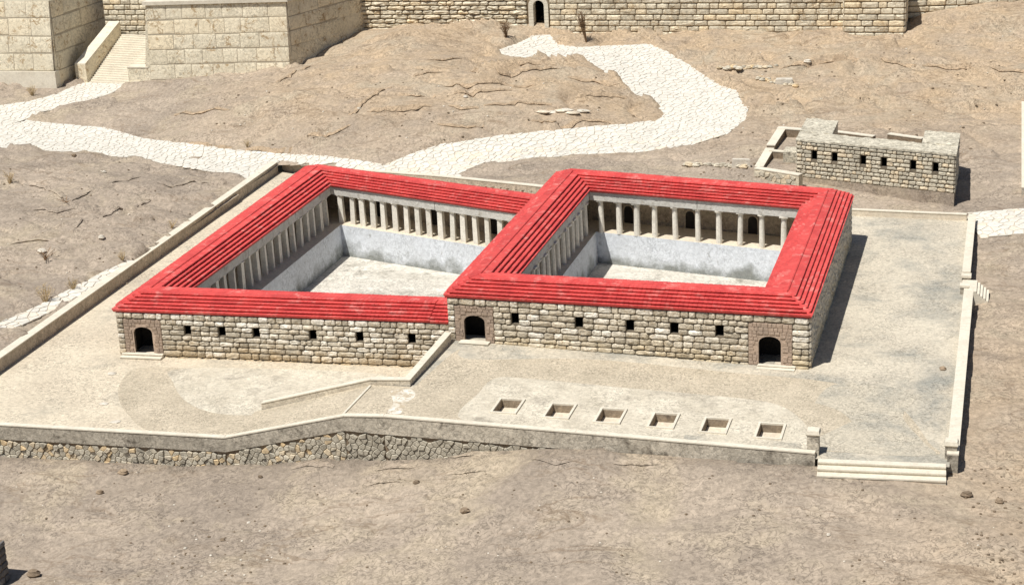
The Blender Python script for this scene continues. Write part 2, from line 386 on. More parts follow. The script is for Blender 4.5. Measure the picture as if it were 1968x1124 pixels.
# ------------------------------------------------------------------ terrain
ctrl_px = [  # sight pixel x, y and height of the ground met there
 (0, 230, -1.0), (0, 190, .1), (110, 172, .6), (165, 160, .6), (243, 163, .7), (30, 285, -1.1), (170, 215, -.6), (45, 232, -1.0),
 (275, 165, .9), (400, 152, 1.6), (556, 133, 2.5), (640, 105, 3.6), (715, 76, 4.8), (400, 230, .9), (480, 190, 2.3), (600, 200, 2.7), (600, 260, .7), (700, 150, 4.0),
 (760, 68, 5.6), (850, 130, 4.5), (940, 105, 4.1), (1035, 68, 4.4), (1040, 95, 3.9), (1250, 84, 4.0), (1400, 62, 4.7), (1620, 45, 5.2), (1736, 47, 5.3), (1790, 18, 7.0), (1950, 8, 7.6),
 (900, 220, 2.3), (1100, 220, 2.0), (1120, 118, 3.9), (1000, 170, 3.6), (750, 240, 1.9), (1400, 210, 1.3), (1250, 150, 2.6), (1275, 225, .9), (1100, 270, .4), (900, 300, -.1), (750, 320, -.7), (560, 300, -1.1),
 (520, 312, -1.3), (430, 300, -1.2), (300, 265, -1.1), (1000, 330, .2), (1300, 320, .5), (1450, 330, .7), (1430, 120, 3.1), (1550, 110, 3.4), (1700, 115, 3.5), (1900, 130, 3.2), (1500, 200, 1.9), (1700, 190, 2.2), (1900, 230, 1.6),
 (1900, 330, .8), (1950, 400, .1), (1900, 440, -.1), (1940, 600, -.5), (1940, 800, -.9), (1900, 920, -1.0), (1950, 1100, -1.5),
 (1700, 925, -.75), (1560, 905, -.65), (1300, 890, -.75), (1100, 868, -.75), (950, 868, -1.3), (850, 878, -2.2), (730, 888, -2.8), (660, 883, -2.8), (540, 880, -3.6), (430, 893, -4.3), (200, 895, -4.6), (0, 897, -4.9),
 (0, 1124, -6.2), (400, 1124, -5.2), (984, 1124, -3.4), (1500, 1124, -2.2), (700, 1000, -4.0), (1200, 1000, -1.9), (300, 1000, -5.0),
 (455, 340, -1.3), (200, 305, -1.1), (200, 350, -.4), (60, 330, -.5), (0, 440, -.3), (230, 430, -.6), (90, 520, -.9), (0, 600, -1.3), (150, 560, -1.35), (330, 430, -1.3), (0, 660, -1.5)]
ctrl = []
for px, py, z in ctrl_px:
    p = at(px, py, z); ctrl.append((p.x, p.y, z))
# ground under and round the upper house, and far out of sight
ctrl += [(-7, 53.0, .6), (8.9, 47.2, -.6), (0, 49.8, -.05), (9.6, 55, .2), (-3.5, 56, .9), (4, 54, .6), (10.6, 50, -.5), (-11.7, 53, 1.0), (-11.4, 69, 2.0), (-3, 62, 1.5), (3, 60, 1.5), (0, 45.6, -.2), (8, 45, -.5), (-14, 48, .35), (-20, 47, .25),
         (11.7, 22, -1.3), (12.4, 18.6, -1.35), (12.6, 23.8, -1.3), (13.4, 21.2, -1.35), (11.8, 5, -1.1), (11.7, 35, -.9),  (-20, -120, -8), (40, -80, -5), (60, 0, -3), (60, 120, 6), (0, 160, 11), (-120, 140, 6), (-180, 60, 0), (-110, 20, -2), (-110, -40, -6), (-60, 170, 9), (-69, -12, -2.9), (-70, 10, -1.6)]
CT = np.array(ctrl)
def _tps():
    n = len(CT); S = 40.0
    d = np.hypot(CT[:, None, 0] - CT[None, :, 0], CT[:, None, 1] - CT[None, :, 1]) / S
    K = np.where(d > 0, d * d * np.log(d + 1e-12), 0) + np.eye(n) * .004
    P_ = np.c_[np.ones(n), CT[:, 0] / S, CT[:, 1] / S]
    A = np.zeros((n + 3, n + 3)); A[:n, :n] = K; A[:n, n:] = P_; A[n:, :n] = P_.T
    return np.linalg.solve(A, np.r_[CT[:, 2], 0, 0, 0]), S
TW, TS = _tps()
def hbase(x, y):
    x = np.atleast_1d(np.asarray(x, float)); y = np.atleast_1d(np.asarray(y, float)); out = np.zeros(x.shape)
    for k in range(len(CT)):
        d = np.hypot(x - CT[k, 0], y - CT[k, 1]) / TS
        out += TW[k] * np.where(d > 0, d * d * np.log(d + 1e-12), 0)
    n = len(CT); return out + TW[n] + TW[n + 1] * x / TS + TW[n + 2] * y / TS
def hz(x, y): return float(hbase(x, y)[0])
def ground(px, py, lift=0.0):               # sight line met with the terrain
    z = 0.0
    for _ in range(30):
        p = at(px, py, z); z += (hz(p.x, p.y) - z) * .6
    p = at(px, py, z); return Vector((p.x, p.y, hz(p.x, p.y) + lift))

path_px = [(-30, 208), (60, 195), (110, 182), (148, 165), (165, 158), (243, 161), (235, 170), (212, 182), (150, 200), (80, 217), (45, 232), (200, 246), (340, 275), (430, 287), (560, 297), (650, 304), (740, 318),
 (790, 297), (850, 278), (960, 262), (1100, 248), (1200, 240), (1262, 232), (1276, 221), (1262, 205), (1225, 190), (1212, 175), (1180, 152), (1140, 128), (1118, 110), (1080, 118), (1000, 112), (940, 103), (1000, 82), (1022, 70), (1058, 68), (1072, 86), (1110, 92),
 (1250, 86), (1290, 105), (1330, 130), (1375, 160), (1415, 175), (1437, 210), (1434, 232), (1400, 258), (1330, 280), (1220, 295), (1100, 300), (1000, 310), (910, 324), (882, 336), (900, 352),
 (800, 352), (700, 338), (615, 322), (540, 311), (480, 348), (455, 338), (350, 322), (200, 300), (100, 292), (-30, 285)]
path_w = [ground(*p) for p in path_px]; PATH = [(p.x, p.y) for p in path_w]
side_px = [(478, 348), (455, 345), (440, 356), (455, 366)]
lane_px = [(-20, 630), (80, 585), (190, 528), (250, 500), (262, 507), (190, 550), (100, 600), (-20, 655)]
LANE = [(p.x, p.y) for p in (ground(*q) for q in lane_px)]
rp_px = [(1868, 410), (1990, 402), (1990, 450), (1885, 458), (1872, 440)]
RPATH = [(p.x, p.y) for p in (ground(*q) for q in rp_px)]

# the two courts: lower (left) flat, upper (right) falling gently to the east
ZA = -2.3
def zb(x): return max(0.0, min(.52, -.0178 * x))
LOWER = [(-67.6, -15.3), (-41.8, -15.0), (-32.2, -15.2), (-28.9, -15.0), (-28.9, 46.5), (-45.3, 53.0), (-62, 60.4), (-68.3, 62.0)]
UPPER = [(-28.9, -15.3), (2.2, -16.6), (10.7, -16.6), (10.9, 42.7), (-1.3, 43.3), (-29, 46.5)]
def cut(x, y):
    return inside((x, y), LOWER) or inside((x, y), UPPER)

FW = [at(-60, 812, -1.9), at(430, 840, -1.9), at(660, 798, .75), at(736, 799, .85), at(1105, 830, .6), at(1566, 870, .42)]   # top edge of the front wall
def build_ground():
    def axis(lo, hi, step, far, n):
        core = np.arange(lo, hi + step / 2, step); k = np.arange(1, n + 1) / n
        return np.r_[(lo - (lo + far) * k ** 2)[::-1], core, hi + (far - hi) * k ** 2]
    xs = axis(-140, 24, .38, 700, 12); ys = axis(-46, 150, .38, 700, 12)
    X, Y = np.meshgrid(xs, ys, indexing='ij'); Z = hbase(X.ravel(), Y.ravel()).reshape(X.shape)
    far = np.clip((np.hypot(X + 40, Y - 50) - 160) / 300, 0, 1); Z = Z * (1 - far) + far * -6
    mask = np.zeros(X.shape); gone = np.zeros(X.shape, bool)
    polys = [PATH, LANE, RPATH]
    bbs = [(min(p[0] for p in P_), max(p[0] for p in P_), min(p[1] for p in P_), max(p[1] for p in P_)) for P_ in polys]
    for i, x in enumerate(xs):
        for j, y in enumerate(ys):
            if -69 < x < 11.2 and -17 < y < 62 and cut(x, y): gone[i, j] = True; continue
            for P_, b in zip(polys, bbs):
                if b[0] < x < b[1] and b[2] < y < b[3] and inside((x, y), P_): mask[i, j] = 1; break
    m2 = mask.copy()
    for _ in range(1):
        q = np.pad(m2, 1, mode='edge'); m2 = (q[:-2, 1:-1] + q[2:, 1:-1] + q[1:-1, :-2] + q[1:-1, 2:] + 2 * q[1:-1, 1:-1]) / 6
    nz = np.zeros(X.shape)
    sc_pts = sorted([(g.x, g.y) for g in (ground(*q) for q in ((1470, 134), (1560, 124), (1640, 113), (1700, 119), (1800, 129), (1990, 143)))])
    sxs = np.array([p[0] for p in sc_pts]); sys_ = np.array([p[1] for p in sc_pts])
    for i, x in enumerate(xs):
        if x < -145 or x > 28: continue
        for j, y in enumerate(ys):
            if gone[i, j] or y < -50 or y > 152: continue
            wx = x + 3 * noise.noise((x * .07, y * .07, 3.1)); wy = y + 2.5 * noise.noise((x * .09, y * .09, 7.7))
            a = noise.noise((wx * .16, wy * .16, .5)) * .22 + noise.noise((wx * .42, wy * .6, 1.5)) * .20 + noise.noise((x * 1.1, y * 1.3, 2.5)) * .06
            scarp = 0.0
            if sxs[0] - 2 < x < 27 and y > 60:
                dd = y - float(np.interp(x, sxs, sys_)) + .6 * noise.noise((x * .5, 4.0, 8.0))
                if dd > -.4: scarp = min(1, (dd + .4) / .5) * math.exp(-max(0, dd) / 9) * .75 * min(1, (x - sxs[0] + 2) / 5)
            back = min(1, max(0, (y - 50) / 30)) if x > -62 else .55
            # weathered ledges running across the slope
            s = wy * .16 - wx * .035 + .8 * noise.noise((wx * .05, wy * .05, 9.0)); fr = s - math.floor(s)
            led = (fr ** 5) * 1.15 * back * (noise.noise((wx * .06, wy * .09, 5.0)) > -.05)
            crk = max(0, .09 - abs(noise.noise((wx * .11, wy * .22, 12.0)))) * 5.0 * (.4 + back)
            nz[i, j] = a * 1.25 + led - crk + .13 + .1 * back + scarp
    Z = np.where(mask > 0, Z - .05, Z + nz * (1 - .35 * m2))
    ni, nj = X.shape; idx = np.arange(ni * nj).reshape(ni, nj)
    quads = np.stack([idx[:-1, :-1], idx[1:, :-1], idx[1:, 1:], idx[:-1, 1:]], -1).reshape(-1, 4)
    g = gone.ravel(); quads = quads[~(g[quads].all(1))]
    used = np.unique(quads); remap = -np.ones(ni * nj, int); remap[used] = np.arange(len(used))
    V = np.stack([X.ravel(), Y.ravel(), Z.ravel()], -1)[used]; quads = remap[quads]
    me = bpy.data.meshes.new('ground'); me.from_pydata(V.tolist(), [], quads.tolist()); me.update()
    for p in me.polygons: p.use_smooth = True
    wx_, wy_ = V[:, 0], V[:, 1]
    warm = np.clip((wy_ - 58) / 22, 0, 1) * np.clip((wx_ + 92) / 22, 0, 1); warm = np.maximum(warm, np.exp(-((wx_ - 17) / 9) ** 2) * np.clip((40 - wy_) / 40, 0, 1) * .7)
    fl_ = np.interp(wx_, [p.x for p in FW], [p.y for p in FW]); dd = fl_ - wy_
    damp = np.exp(-np.clip(dd, 0, 99) / 1.6) * (dd > -1) * (wx_ > -62) * (wx_ < 3) * .9
    for nm, arr in (('warm', warm), ('damp', damp)):
        me.attributes.new(nm, 'FLOAT', 'POINT').data.foreach_set('value', arr.astype(np.float32))
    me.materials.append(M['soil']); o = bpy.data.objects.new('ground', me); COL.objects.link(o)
    tag(o, 'bare brown soil slopes round the walled courts', None, None, 'structure')
    from mathutils.bvhtree import BVHTree
    return BVHTree.FromPolygons(V.tolist(), quads.tolist())
GB = build_ground()
def surf(x, y):                               # height of the finished ground
    h = GB.ray_cast(Vector((x, y, 80)), Vector((0, 0, -1)))[0]; return h.z if h else hz(x, y)
def gsurf(px, py):                            # sight line met with the finished ground
    d = (CM @ Vector((px - PW / 2, -(py - PH / 2), -FPX))).normalized(); h = GB.ray_cast(CP, d)[0]
    return Vector(h) if h else ground(px, py)

# ------------------------------------------------------------------ white stone paths
def build_path(name, poly, label, n_parts, seed, sx=.82, sy=1.0):
    rng = random.Random(seed)
    x0 = min(p[0] for p in poly); x1 = max(p[0] for p in poly); y0 = min(p[1] for p in poly); y1 = max(p[1] for p in poly)
    def nearest(s):                           # closest edge of the outline: distance, point, outward normal
        best = None
        for i in range(len(poly)):
            a = poly[i]; b = poly[(i + 1) % len(poly)]; dx, dy = b[0] - a[0], b[1] - a[1]; l2 = dx * dx + dy * dy or 1e-9
            t = min(1, max(0, ((s[0] - a[0]) * dx + (s[1] - a[1]) * dy) / l2)); q = (a[0] + dx * t, a[1] + dy * t); d_ = math.hypot(s[0] - q[0], s[1] - q[1])
            if best is None or d_ < best[0]: best = (d_, q, (dy / l2 ** .5, -dx / l2 ** .5))
        return best
    area = sum(poly[i][0] * poly[(i + 1) % len(poly)][1] - poly[(i + 1) % len(poly)][0] * poly[i][1] for i in range(len(poly)))
    sg = 1 if area > 0 else -1
    raw = voronoi(x0 - 1, x1 + 1, y0 - 1, y1 + 1, sx, sy, lambda s: not cut(*s) and (inside(s, poly) or nearest(s)[0] < .55 * sx), rng)
    cells = []
    for s, c in raw:
        d_, q, n_ = nearest(s)
        if d_ < 1.3 * max(sx, sy):
            wob = rng.uniform(-.06, .10); n_ = (n_[0] * sg, n_[1] * sg); c = clip(c, (q[0] + n_[0] * wob, q[1] + n_[1] * wob), n_)
        if len(c) < 3: continue
        ar = abs(sum(c[i][0] * c[(i + 1) % len(c)][1] - c[(i + 1) % len(c)][0] * c[i][1] for i in range(len(c)))) / 2
        if ar < .12 * sx * sy: continue
        cells.append(((sum(p[0] for p in c) / len(c), sum(p[1] for p in c) / len(c)), c))
    mb = MB()
    pts = [(x, y) for s, c in cells for x, y in c]; hs = hbase([p[0] for p in pts], [p[1] for p in pts]); H = {p: h for p, h in zip(pts, hs)}
    for s, c in cells: mb.poly([(x, y, H[x, y] + .045) for x, y in c])
    base = mb.build(name, M['joint']); tag(base, label, None, None, 'structure')
    cells.sort(key=lambda sc_: (Vector((sc_[0][0], sc_[0][1], 0)) - CP).length)
    rest = MB()
    for k, (s, c) in enumerate(cells):
        gx = (hz(s[0] + .5, s[1]) - hz(s[0] - .5, s[1])); gy = (hz(s[0], s[1] + .5) - hz(s[0], s[1] - .5)); h0 = hz(*s)
        f = lambda x, y, h: (x, y, h0 + gx * (x - s[0]) + gy * (y - s[1]) + .05 + h)
        if k < n_parts:
            m1 = MB(); stone_from_cell(m1, c, f, .065, .07, rng); m1.build('paving_stone', M['paving'], base)
        else: stone_from_cell(rest, c, f, .065, .07, rng)
    if rest.v:
        o = rest.build('paving_stones', M['paving'], base); o['kind'] = 'stuff'
build_path('path', PATH, 'white flagstone path winding up the hill to the arched gate', 300, 3)
build_path('path', LANE, 'narrow strip of pale flagstones beside the long left court wall', 80, 4, .85, 1.0)
build_path('path', RPATH, 'short pale flagstone path at the right edge behind the court', 60, 5)

# ------------------------------------------------------------------ courts
PITS = []
for px, py in ((976, 781), (1076, 790.5), (1173, 800), (1275, 809), (1375, 818.5), (1480, 829)):
    g = at(px, py, .25); g = at(px, py, zb(g.x)); PITS.append((g.x, g.y))
def sheet(name, pts, zf, mat, label, thick=None):
    mb = MB(); mb.poly([(x, y, zf(x, y)) for x, y in pts]); o = mb.build(name, mat)
    return tag(o, label, None, None, 'structure')

A_POOL = [(-53.2, 9.2), (-30.2, 9.2), (-30.2, 33.6), (-53.2, 41.4)]
B_POOL = [(-24.2, 6.4), (-4.3, 6.4), (-4.3, 29.6), (-24.2, 34.2)]
def ring_faces(mb, outer, inner, zf):        # flat ring between two quads
    for k in range(4):
        j = (k + 1) % 4; mb.poly([(*outer[k], zf(*outer[k])), (*outer[j], zf(*outer[j])), (*inner[j], zf(*inner[j])), (*inner[k], zf(*inner[k]))])
B_OUT = [(-29.05, 1.6), (-.12, .3), (.05, 33.75), (-29.05, 39.3)]
A_OUT = [(-58.55, 1.55), (-29.05, 2.35), (-29.05, 38.0), (-59.1, 48.6)]
# lower court sheet, with a hole where the pool building stands
mb = MB()
def fwy(x):                                   # inner side of the front wall
    for a, b in zip(FW[:-1], FW[1:]):
        if a.x <= x <= b.x: return a.y + (b.y - a.y) * (x - a.x) / (b.x - a.x) + .2
    return FW[-1].y + .2 if x > 0 else FW[0].y + .2
lo = [(-67.9, fwy(-60)), (-41.9, fwy(-41.9)), (-41.9, -8.8), (-29.1, -8.8), (-29.1, 46.4), (-68.6, 62.2)]
hole = [(-57.5, 3), (-31, 3.5), (-31, 37), (-57.5, 46.5)]
for q in ([lo[0], lo[1], lo[2], hole[0]], [lo[2], lo[3], hole[1], hole[0]], [lo[3], lo[4], hole[2], hole[1]], [lo[4], lo[5], hole[3], hole[2]], [lo[5], lo[0], hole[0], hole[3]]):
    mb.poly([(x, y, ZA) for x, y in q])
tag(mb.build('lower_court_floor', M['court_low']), 'pale plastered floor of the lower court at the left', None, None, 'structure')
# upper court: strips in x so that it follows the fall; holes for building and six pits
mb = MB()
def upper_patch(x0, x1, y0, y1):
    xs = sorted({x0, x1} | {x for x in (-29.2, -14, 0.0) if x0 < x < x1})
    for a, b in zip(xs[:-1], xs[1:]): mb.poly([(a, y0, zb(a)), (b, y0, zb(b)), (b, y1, zb(b)), (a, y1, zb(a))])
PHW, PHD = .98, 1.42
px_ = sorted(PITS); ylo = min(p[1] for p in PITS) - PHD - .3; yhi = max(p[1] for p in PITS) + PHD + .3
fx = [-28.9] + [p.x for p in FW if -28.9 < p.x < 2] + [2.0]
for a, b in zip(fx[:-1], fx[1:]): mb.poly([(a, fwy(a), zb(a)), (b, fwy(b), zb(b)), (b, ylo, zb(b)), (a, ylo, zb(a))])
upper_patch(2.0, 10.9, -16.42, ylo); upper_patch(-28.9, 10.9, yhi, 3.0); upper_patch(-1.5, 10.9, 3.0, 43.2); mb.poly([(-28.9, 39.0, zb(-28.9)), (-1.5, 33.7, zb(-1.5)), (-1.5, 43.2, zb(-1.5)), (-28.9, 46.6, zb(-28.9))])
xs = [-28.9] + [v for p in px_ for v in (p[0] - PHW, p[0] + PHW)] + [10.9]
for i in range(0, len(xs), 2): upper_patch(xs[i], xs[i + 1], ylo, yhi)
for p in px_:
    upper_patch(p[0] - PHW, p[0] + PHW, ylo, p[1] - PHD); upper_patch(p[0] - PHW, p[0] + PHW, p[1] + PHD, yhi)
tag(mb.build('upper_court_floor', M['court']), 'pale plastered floor of the upper court at the right', None, None, 'structure')
# landing and ramp from the lower court
mb = MB()
mb.poly([(-32.1, fwy(-32.1), zb(-29)), (-28.9, fwy(-28.9), zb(-29)), (-28.9, -8.9, zb(-29)), (-32.1, -8.9, zb(-29))])
mb.poly([(-41.9, fwy(-41.9), ZA + .004), (-32.1, fwy(-32.1), zb(-29)), (-32.1, -8.9, zb(-29)), (-41.9, -8.9, ZA + .004)])
tag(mb.build('ramp', M['cement_gravel']), 'rough ramp climbing from lower to upper court behind the front wall', None, None, 'structure')
mb = MB(); mb.hexa([(-32.2, -15, .50), (-32.05, -15, .50), (-31.95, -9.2, .50), (-32.1, -9.2, .50)], [(-32.2, -15, .60), (-32.05, -15, .60), (-31.95, -9.2, .60), (-32.1, -9.2, .60)])
tag(mb.build('ramp_sill', M['coping']), 'thin pale sill across the head of the ramp', None, None, 'structure')

def smooth_poly(pts, n=5):
    out = []
    for i in range(len(pts)):
        p0, p1, p2, p3 = (Vector(pts[(i + k - 1) % len(pts)][:2]) for k in range(4))
        for j in range(n):
            t = j / n; out.append(.5 * ((2 * p1) + (p2 - p0) * t + (2 * p0 - 5 * p1 + 4 * p2 - p3) * t * t + (3 * p1 - p0 - 3 * p2 + p3) * t ** 3))
    return [(v.x, v.y) for v in out]
def patch(px, z, mat, label, lift, soft=True, holes=()):
    pts = []
    for x, y in px:
        g = at(x, y, z)
        if z > -1: g = at(x, y, zb(g.x))
        pts.append((g.x, g.y))
    if soft: pts = smooth_poly(pts)
    zf = (lambda x: ZA + lift) if z < -1 else (lambda x: zb(x) + lift)
    from mathutils.geometry import delaunay_2d_cdt
    V2 = [Vector(p) for p in pts]; n = len(V2); loops = [list(range(n))]
    for h in holes:
        i = len(V2); V2 += [Vector(q) for q in h]; loops.append(list(range(i, i + len(h))))
    x0 = min(p[0] for p in pts); x1 = max(p[0] for p in pts)
    edges = [(l[k], l[(k + 1) % len(l)]) for l in loops for k in range(len(l))]
    vs, es, fs, *_ = delaunay_2d_cdt(V2, edges, [], 0, 1e-5)
    mb = MB()
    for fc in fs:
        cxx = sum(vs[k].x for k in fc) / len(fc); cyy = sum(vs[k].y for k in fc) / len(fc)
        if not inside((cxx, cyy), pts) or any(inside((cxx, cyy), h) for h in holes): continue
        P3 = [(vs[k].x, vs[k].y, zf(vs[k].x)) for k in fc]
        if (P3[1][0] - P3[0][0]) * (P3[2][1] - P3[0][1]) - (P3[1][1] - P3[0][1]) * (P3[2][0] - P3[0][0]) < 0: P3.reverse()
        mb.poly(P3)
    return tag(mb.build('cement_patch', mat), label, None, None, 'structure')
pit_holes = [[(p[0] - PHW, p[1] - PHD), (p[0] + PHW, p[1] - PHD), (p[0] + PHW, p[1] + PHD), (p[0] - PHW, p[1] + PHD)] for p in PITS]
patch([(900, 690), (1130, 690), (1400, 715), (1600, 735), (1720, 775), (1785, 850), (1790, 874), (1560, 866), (1200, 845), (880, 806), (740, 796), (800, 740), (880, 672)], 0, M['cement_gravel'], 'broad gravelly cement band round the six stone pits', .008, holes=pit_holes)
patch([(888, 808), (920, 755), (952, 727), (1010, 727), (1200, 745), (1420, 765), (1500, 780), (1545, 812), (1565, 850), (1552, 862), (1300, 842), (1100, 826)], 0, M['cement_light'], 'pale rounded cement apron in which the six stone pits lie', .016, holes=pit_holes)
patch([(1600, 740), (1690, 740), (1760, 760), (1735, 800), (1775, 850), (1788, 876), (1600, 866), (1575, 848), (1560, 790)], 0, M['cement_grey'], 'grey worn cement between the pits and the front steps', .012)
M['white_flakes'] = material('white_lime_flakes', (.78, .74, .65), (.50, .43, .32), 1.2, 3.0, .2, .4, stain=(.48, .40, .29), stain_scale=1.6, stain_lo=.5, stain_hi=.56)
patch([(752, 752), (790, 748), (798, 760), (780, 776), (770, 794), (745, 792), (756, 775)], 0, M['white_flakes'], 'white lime flakes scattered at the head of the ramp', .012)
patch([(262, 708), (232, 735), (228, 765), (245, 795), (290, 828), (420, 833), (520, 815), (560, 790), (480, 770), (420, 730), (350, 708)], -2.3, M['cement_gravel'], 'sandy cement crescent in front of the left doorway', .008)
patch([(335, 710), (333, 735), (350, 765), (385, 786), (440, 797), (520, 793), (620, 760), (740, 728), (700, 716), (500, 708)], -2.3, M['cement_light'], 'pale oval of cement before the lower front wall', .016)

# ------------------------------------------------------------------ red roofs
def roof_course(parent, a0, a1, b0, b1, seed, lip=.30, tile=.36, over=.20):
    """one lapped course: lower edge a0->a1, upper edge b0->b1 (outward normal side up)"""
    rng = random.Random(seed); a0, a1, b0, b1 = map(Vector, (a0, a1, b0, b1)); up = Vector((0, 0, 1))
    L_ = (a1 - a0).length; n = max(2, int(L_ / tile)); mb = MB()
    slope = ((b0 + b1) / 2 - (a0 + a1) / 2); nrm = (a1 - a0).cross(slope).normalized()
    if nrm.z < 0: nrm = -nrm
    outw = -(slope - (a1 - a0).normalized() * slope.dot((a1 - a0).normalized())); outw.z = 0; outw.normalize()
    ts = []; hs = []
    for k in range(n):
        j = rng.uniform(-.012, .012)
        for s, h in ((0.02, 0.0), (.12, .026), (.88, .026), (.98, 0.0)): ts.append((k + s) / n); hs.append(h + j)
    rows = [[], [], [], []]
    for t, h in zip(ts, hs):
        A = a0.lerp(a1, t); B = b0.lerp(b1, t)
        rows[0].append(A - nrm * .03 + outw * .0); rows[1].append(A + nrm * (lip * .70 + h * .5) + outw * (over + h)); rows[2].append(A + nrm * (lip + h) + outw * (over * .75))
        rows[3].append(B + nrm * (.045 + h * .8))
    for r in rows: mb.v += [tuple(p) for p in r]
    m = len(ts)
    for r in range(3):
        for k in range(m - 1): mb.f.append((r * m + k, r * m + k + 1, (r + 1) * m + k + 1, (r + 1) * m + k))
    for k in (0, m - 1): mb.f.append((k, m + k, 2 * m + k, 3 * m + k))
    return mb.build('roof_course', M['roof'], parent)

SEED = [0]
def roof_slope(parent, e0, e1, r0, r1, n=6):
    e0, e1, r0, r1 = map(Vector, (e0, e1, r0, r1))
    fr = [0] + [(k + 1) / (n + .35) for k in range(n - 1)] + [1.0]
    mb = MB()                                   # the solid bed below the courses
    mb.poly([e0 - Vector((0, 0, .05)), e1 - Vector((0, 0, .05)), r1 - Vector((0, 0, .05)), r0 - Vector((0, 0, .05))])
    bed = mb.build('roof', M['roof'], parent)
    for k in range(n):
        SEED[0] += 1
        roof_course(bed, e0.lerp(r0, fr[k]), e1.lerp(r1, fr[k]), e0.lerp(r0, fr[k + 1]), e1.lerp(r1, fr[k + 1]), SEED[0], .22 if k == 0 else .30, over=.02 if k == 0 else .20)

def roof_caps(parent, pts, r=.13):
    mb = MB()
    for p, q in zip(pts[:-1], pts[1:]):
        p = Vector(p); q = Vector(q); d = (q - p).normalized(); s = d.cross(Vector((0, 0, 1))).normalized(); u = s.cross(d)
        ring = [(math.cos(a) * r, math.sin(a) * r) for a in [math.pi * k / 4 for k in range(8)]]
        mb.hexa([p + s * x + u * y for x, y in ring][::-1], [q + s * x + u * y for x, y in ring][::-1])
    mb.build('ridge_roll', M['roof'], parent)

# ------------------------------------------------------------------ upper pool building (right)
def column_meshes(square):
    mb = MB()
    def prism(n, r0, r1, z0, z1, rot=0.0):
        A = [(r0 * math.cos(2 * math.pi * k / n + rot), r0 * math.sin(2 * math.pi * k / n + rot), z0) for k in range(n)]
        B = [(r1 * math.cos(2 * math.pi * k / n + rot), r1 * math.sin(2 * math.pi * k / n + rot), z1) for k in range(n)]
        mb.hexa(A, B)
    if square: prism(4, .385, .345, 0, .955, math.pi / 4)
    else: prism(10, .30, .255, 0, .93)
    sh = mb; mb = MB()
    if square:
        prism(4, .355, .43, .957, .975, math.pi / 4); prism(4, .44, .44, .9755, 1.0, math.pi / 4)
    else:
        prism(10, .29, .38, .932, .955); prism(4, .54, .54, .956, 1.0, math.pi / 4)
    res = []
    for b, nm in ((sh, 'shaft'), (mb, 'capital')):
        me = bpy.data.meshes.new(nm); me.from_pydata(b.v, [], b.f); me.update(); me.materials.append(M['column']); res.append(me)
    return res
COLM = {True: column_meshes(True), False: column_meshes(False)}
def column(parent, x, y, z0, z1, square, rng):
    h = z1 - z0; s = rng.uniform(.90, 1.10); rz = rng.uniform(-.2, .2); tilt = rng.uniform(-.022, .022)
    Mx = Matrix.Translation((x, y, z0)) @ Matrix.Rotation(rz, 4, 'Z') @ Matrix.Rotation(tilt, 4, 'Y') @ Matrix.Diagonal((s, s, h, 1))
    o = inst('column', COLM[square][0], Mx, parent)
    c = bpy.data.objects.new('capital', COLM[square][1]); COL.objects.link(c); c.parent = o
    return o

def soffit(parent, a, b, c, d, z):            # pale underside of a portico roof, added to bounce light inside
    mb = MB(); mb.hexa([v3(p, z - .06) for p in (a, b, c, d)], [v3(p, z) for p in (a, b, c, d)]); mb.build('bounce_ceiling', M['soffit'], parent)
def v3(p, z): return (p[0], p[1], z)
M['soffit'] = material('bounce_ceiling_white', (.74, .68, .57), (.68, .62, .52), .6, 3.0, .1, .2)
def courses(h, n, seed):
    rg = random.Random(seed); return [h * 1.15] + [h * rg.uniform(.82, 1.16) for _ in range(n - 1)]
def window_at(u, z, half, ztop, rows):        # an opening two courses high nearest to height z
    c = [0]
    for r in rows: c.append(c[-1] + r)
    k = min(range(1, len(c) - 2), key=lambda k: abs(ztop - (c[k] + c[k + 2]) / 2 - z))
    return (u - half, u + half, ztop - c[k + 2] + .07, ztop - c[k])
def snap_ops(ztop, h, ops): return [(a, b, ztop - k1 * h, ztop - k0 * h) for a, b, k0, k1 in ops]

def uz(p, q, px, py):                         # where a sight line meets the vertical plane p-q: distance along it, height
    p = Vector((p[0], p[1], 0)); q = Vector((q[0], q[1], 0)); d = (q - p).normalized(); n = Vector((d.y, -d.x, 0))
    v = CM @ Vector((px - PW / 2, -(py - PH / 2), -FPX)); t = (p - CP).dot(n) / v.dot(n); g = CP + v * t
    return (g - p).dot(d), g.z

def doorway(parent, p, q, outer, inner, rise, seed):
    """reddish stone panel with an arched opening, small stones in relief round it"""
    rng = random.Random(seed)
    fr = arch_frame(p, q, outer, inner, rise, .06, .235, 'door_surround', M['brick'], parent)
    P0 = Vector(p); d = (Vector(q) - P0).normalized(); n = Vector((d.y, -d.x)); A = arch_outline(inner[0] - .06, inner[1] + .06, inner[2] - 1, inner[3] + .06, rise)
    mb = MB(); z = outer[3]
    while z > outer[2] + .15:
        h = rng.uniform(.22, .34); u = outer[0]
        while u < outer[1] - .1:
            wd = rng.uniform(.28, .55); u1 = min(u + wd, outer[1])
            c = [(u, z - h), (u1, z - h), (u1, z), (u, z)]
            if not any(inside(pt, A) for pt in c + [((u + u1) / 2, z - h), (u, z - h / 2), (u1, z - h / 2), ((u + u1) / 2, z - h / 2)]) and z - h > outer[2] - .1:
                stone_from_cell(mb, c, lambda x, y, k: (P0.x + d.x * x + n.x * (.06 + k), P0.y + d.y * x + n.y * (.06 + k), y), .025, .06, rng)
            u = u1
        z -= h
    o = mb.build('surround_stones', M['brick'], fr); o['kind'] = 'stuff'
    recess(p, q, .24, (inner[0], inner[1], inner[2] - .1, inner[3]), 'doorway', parent, 2.2)

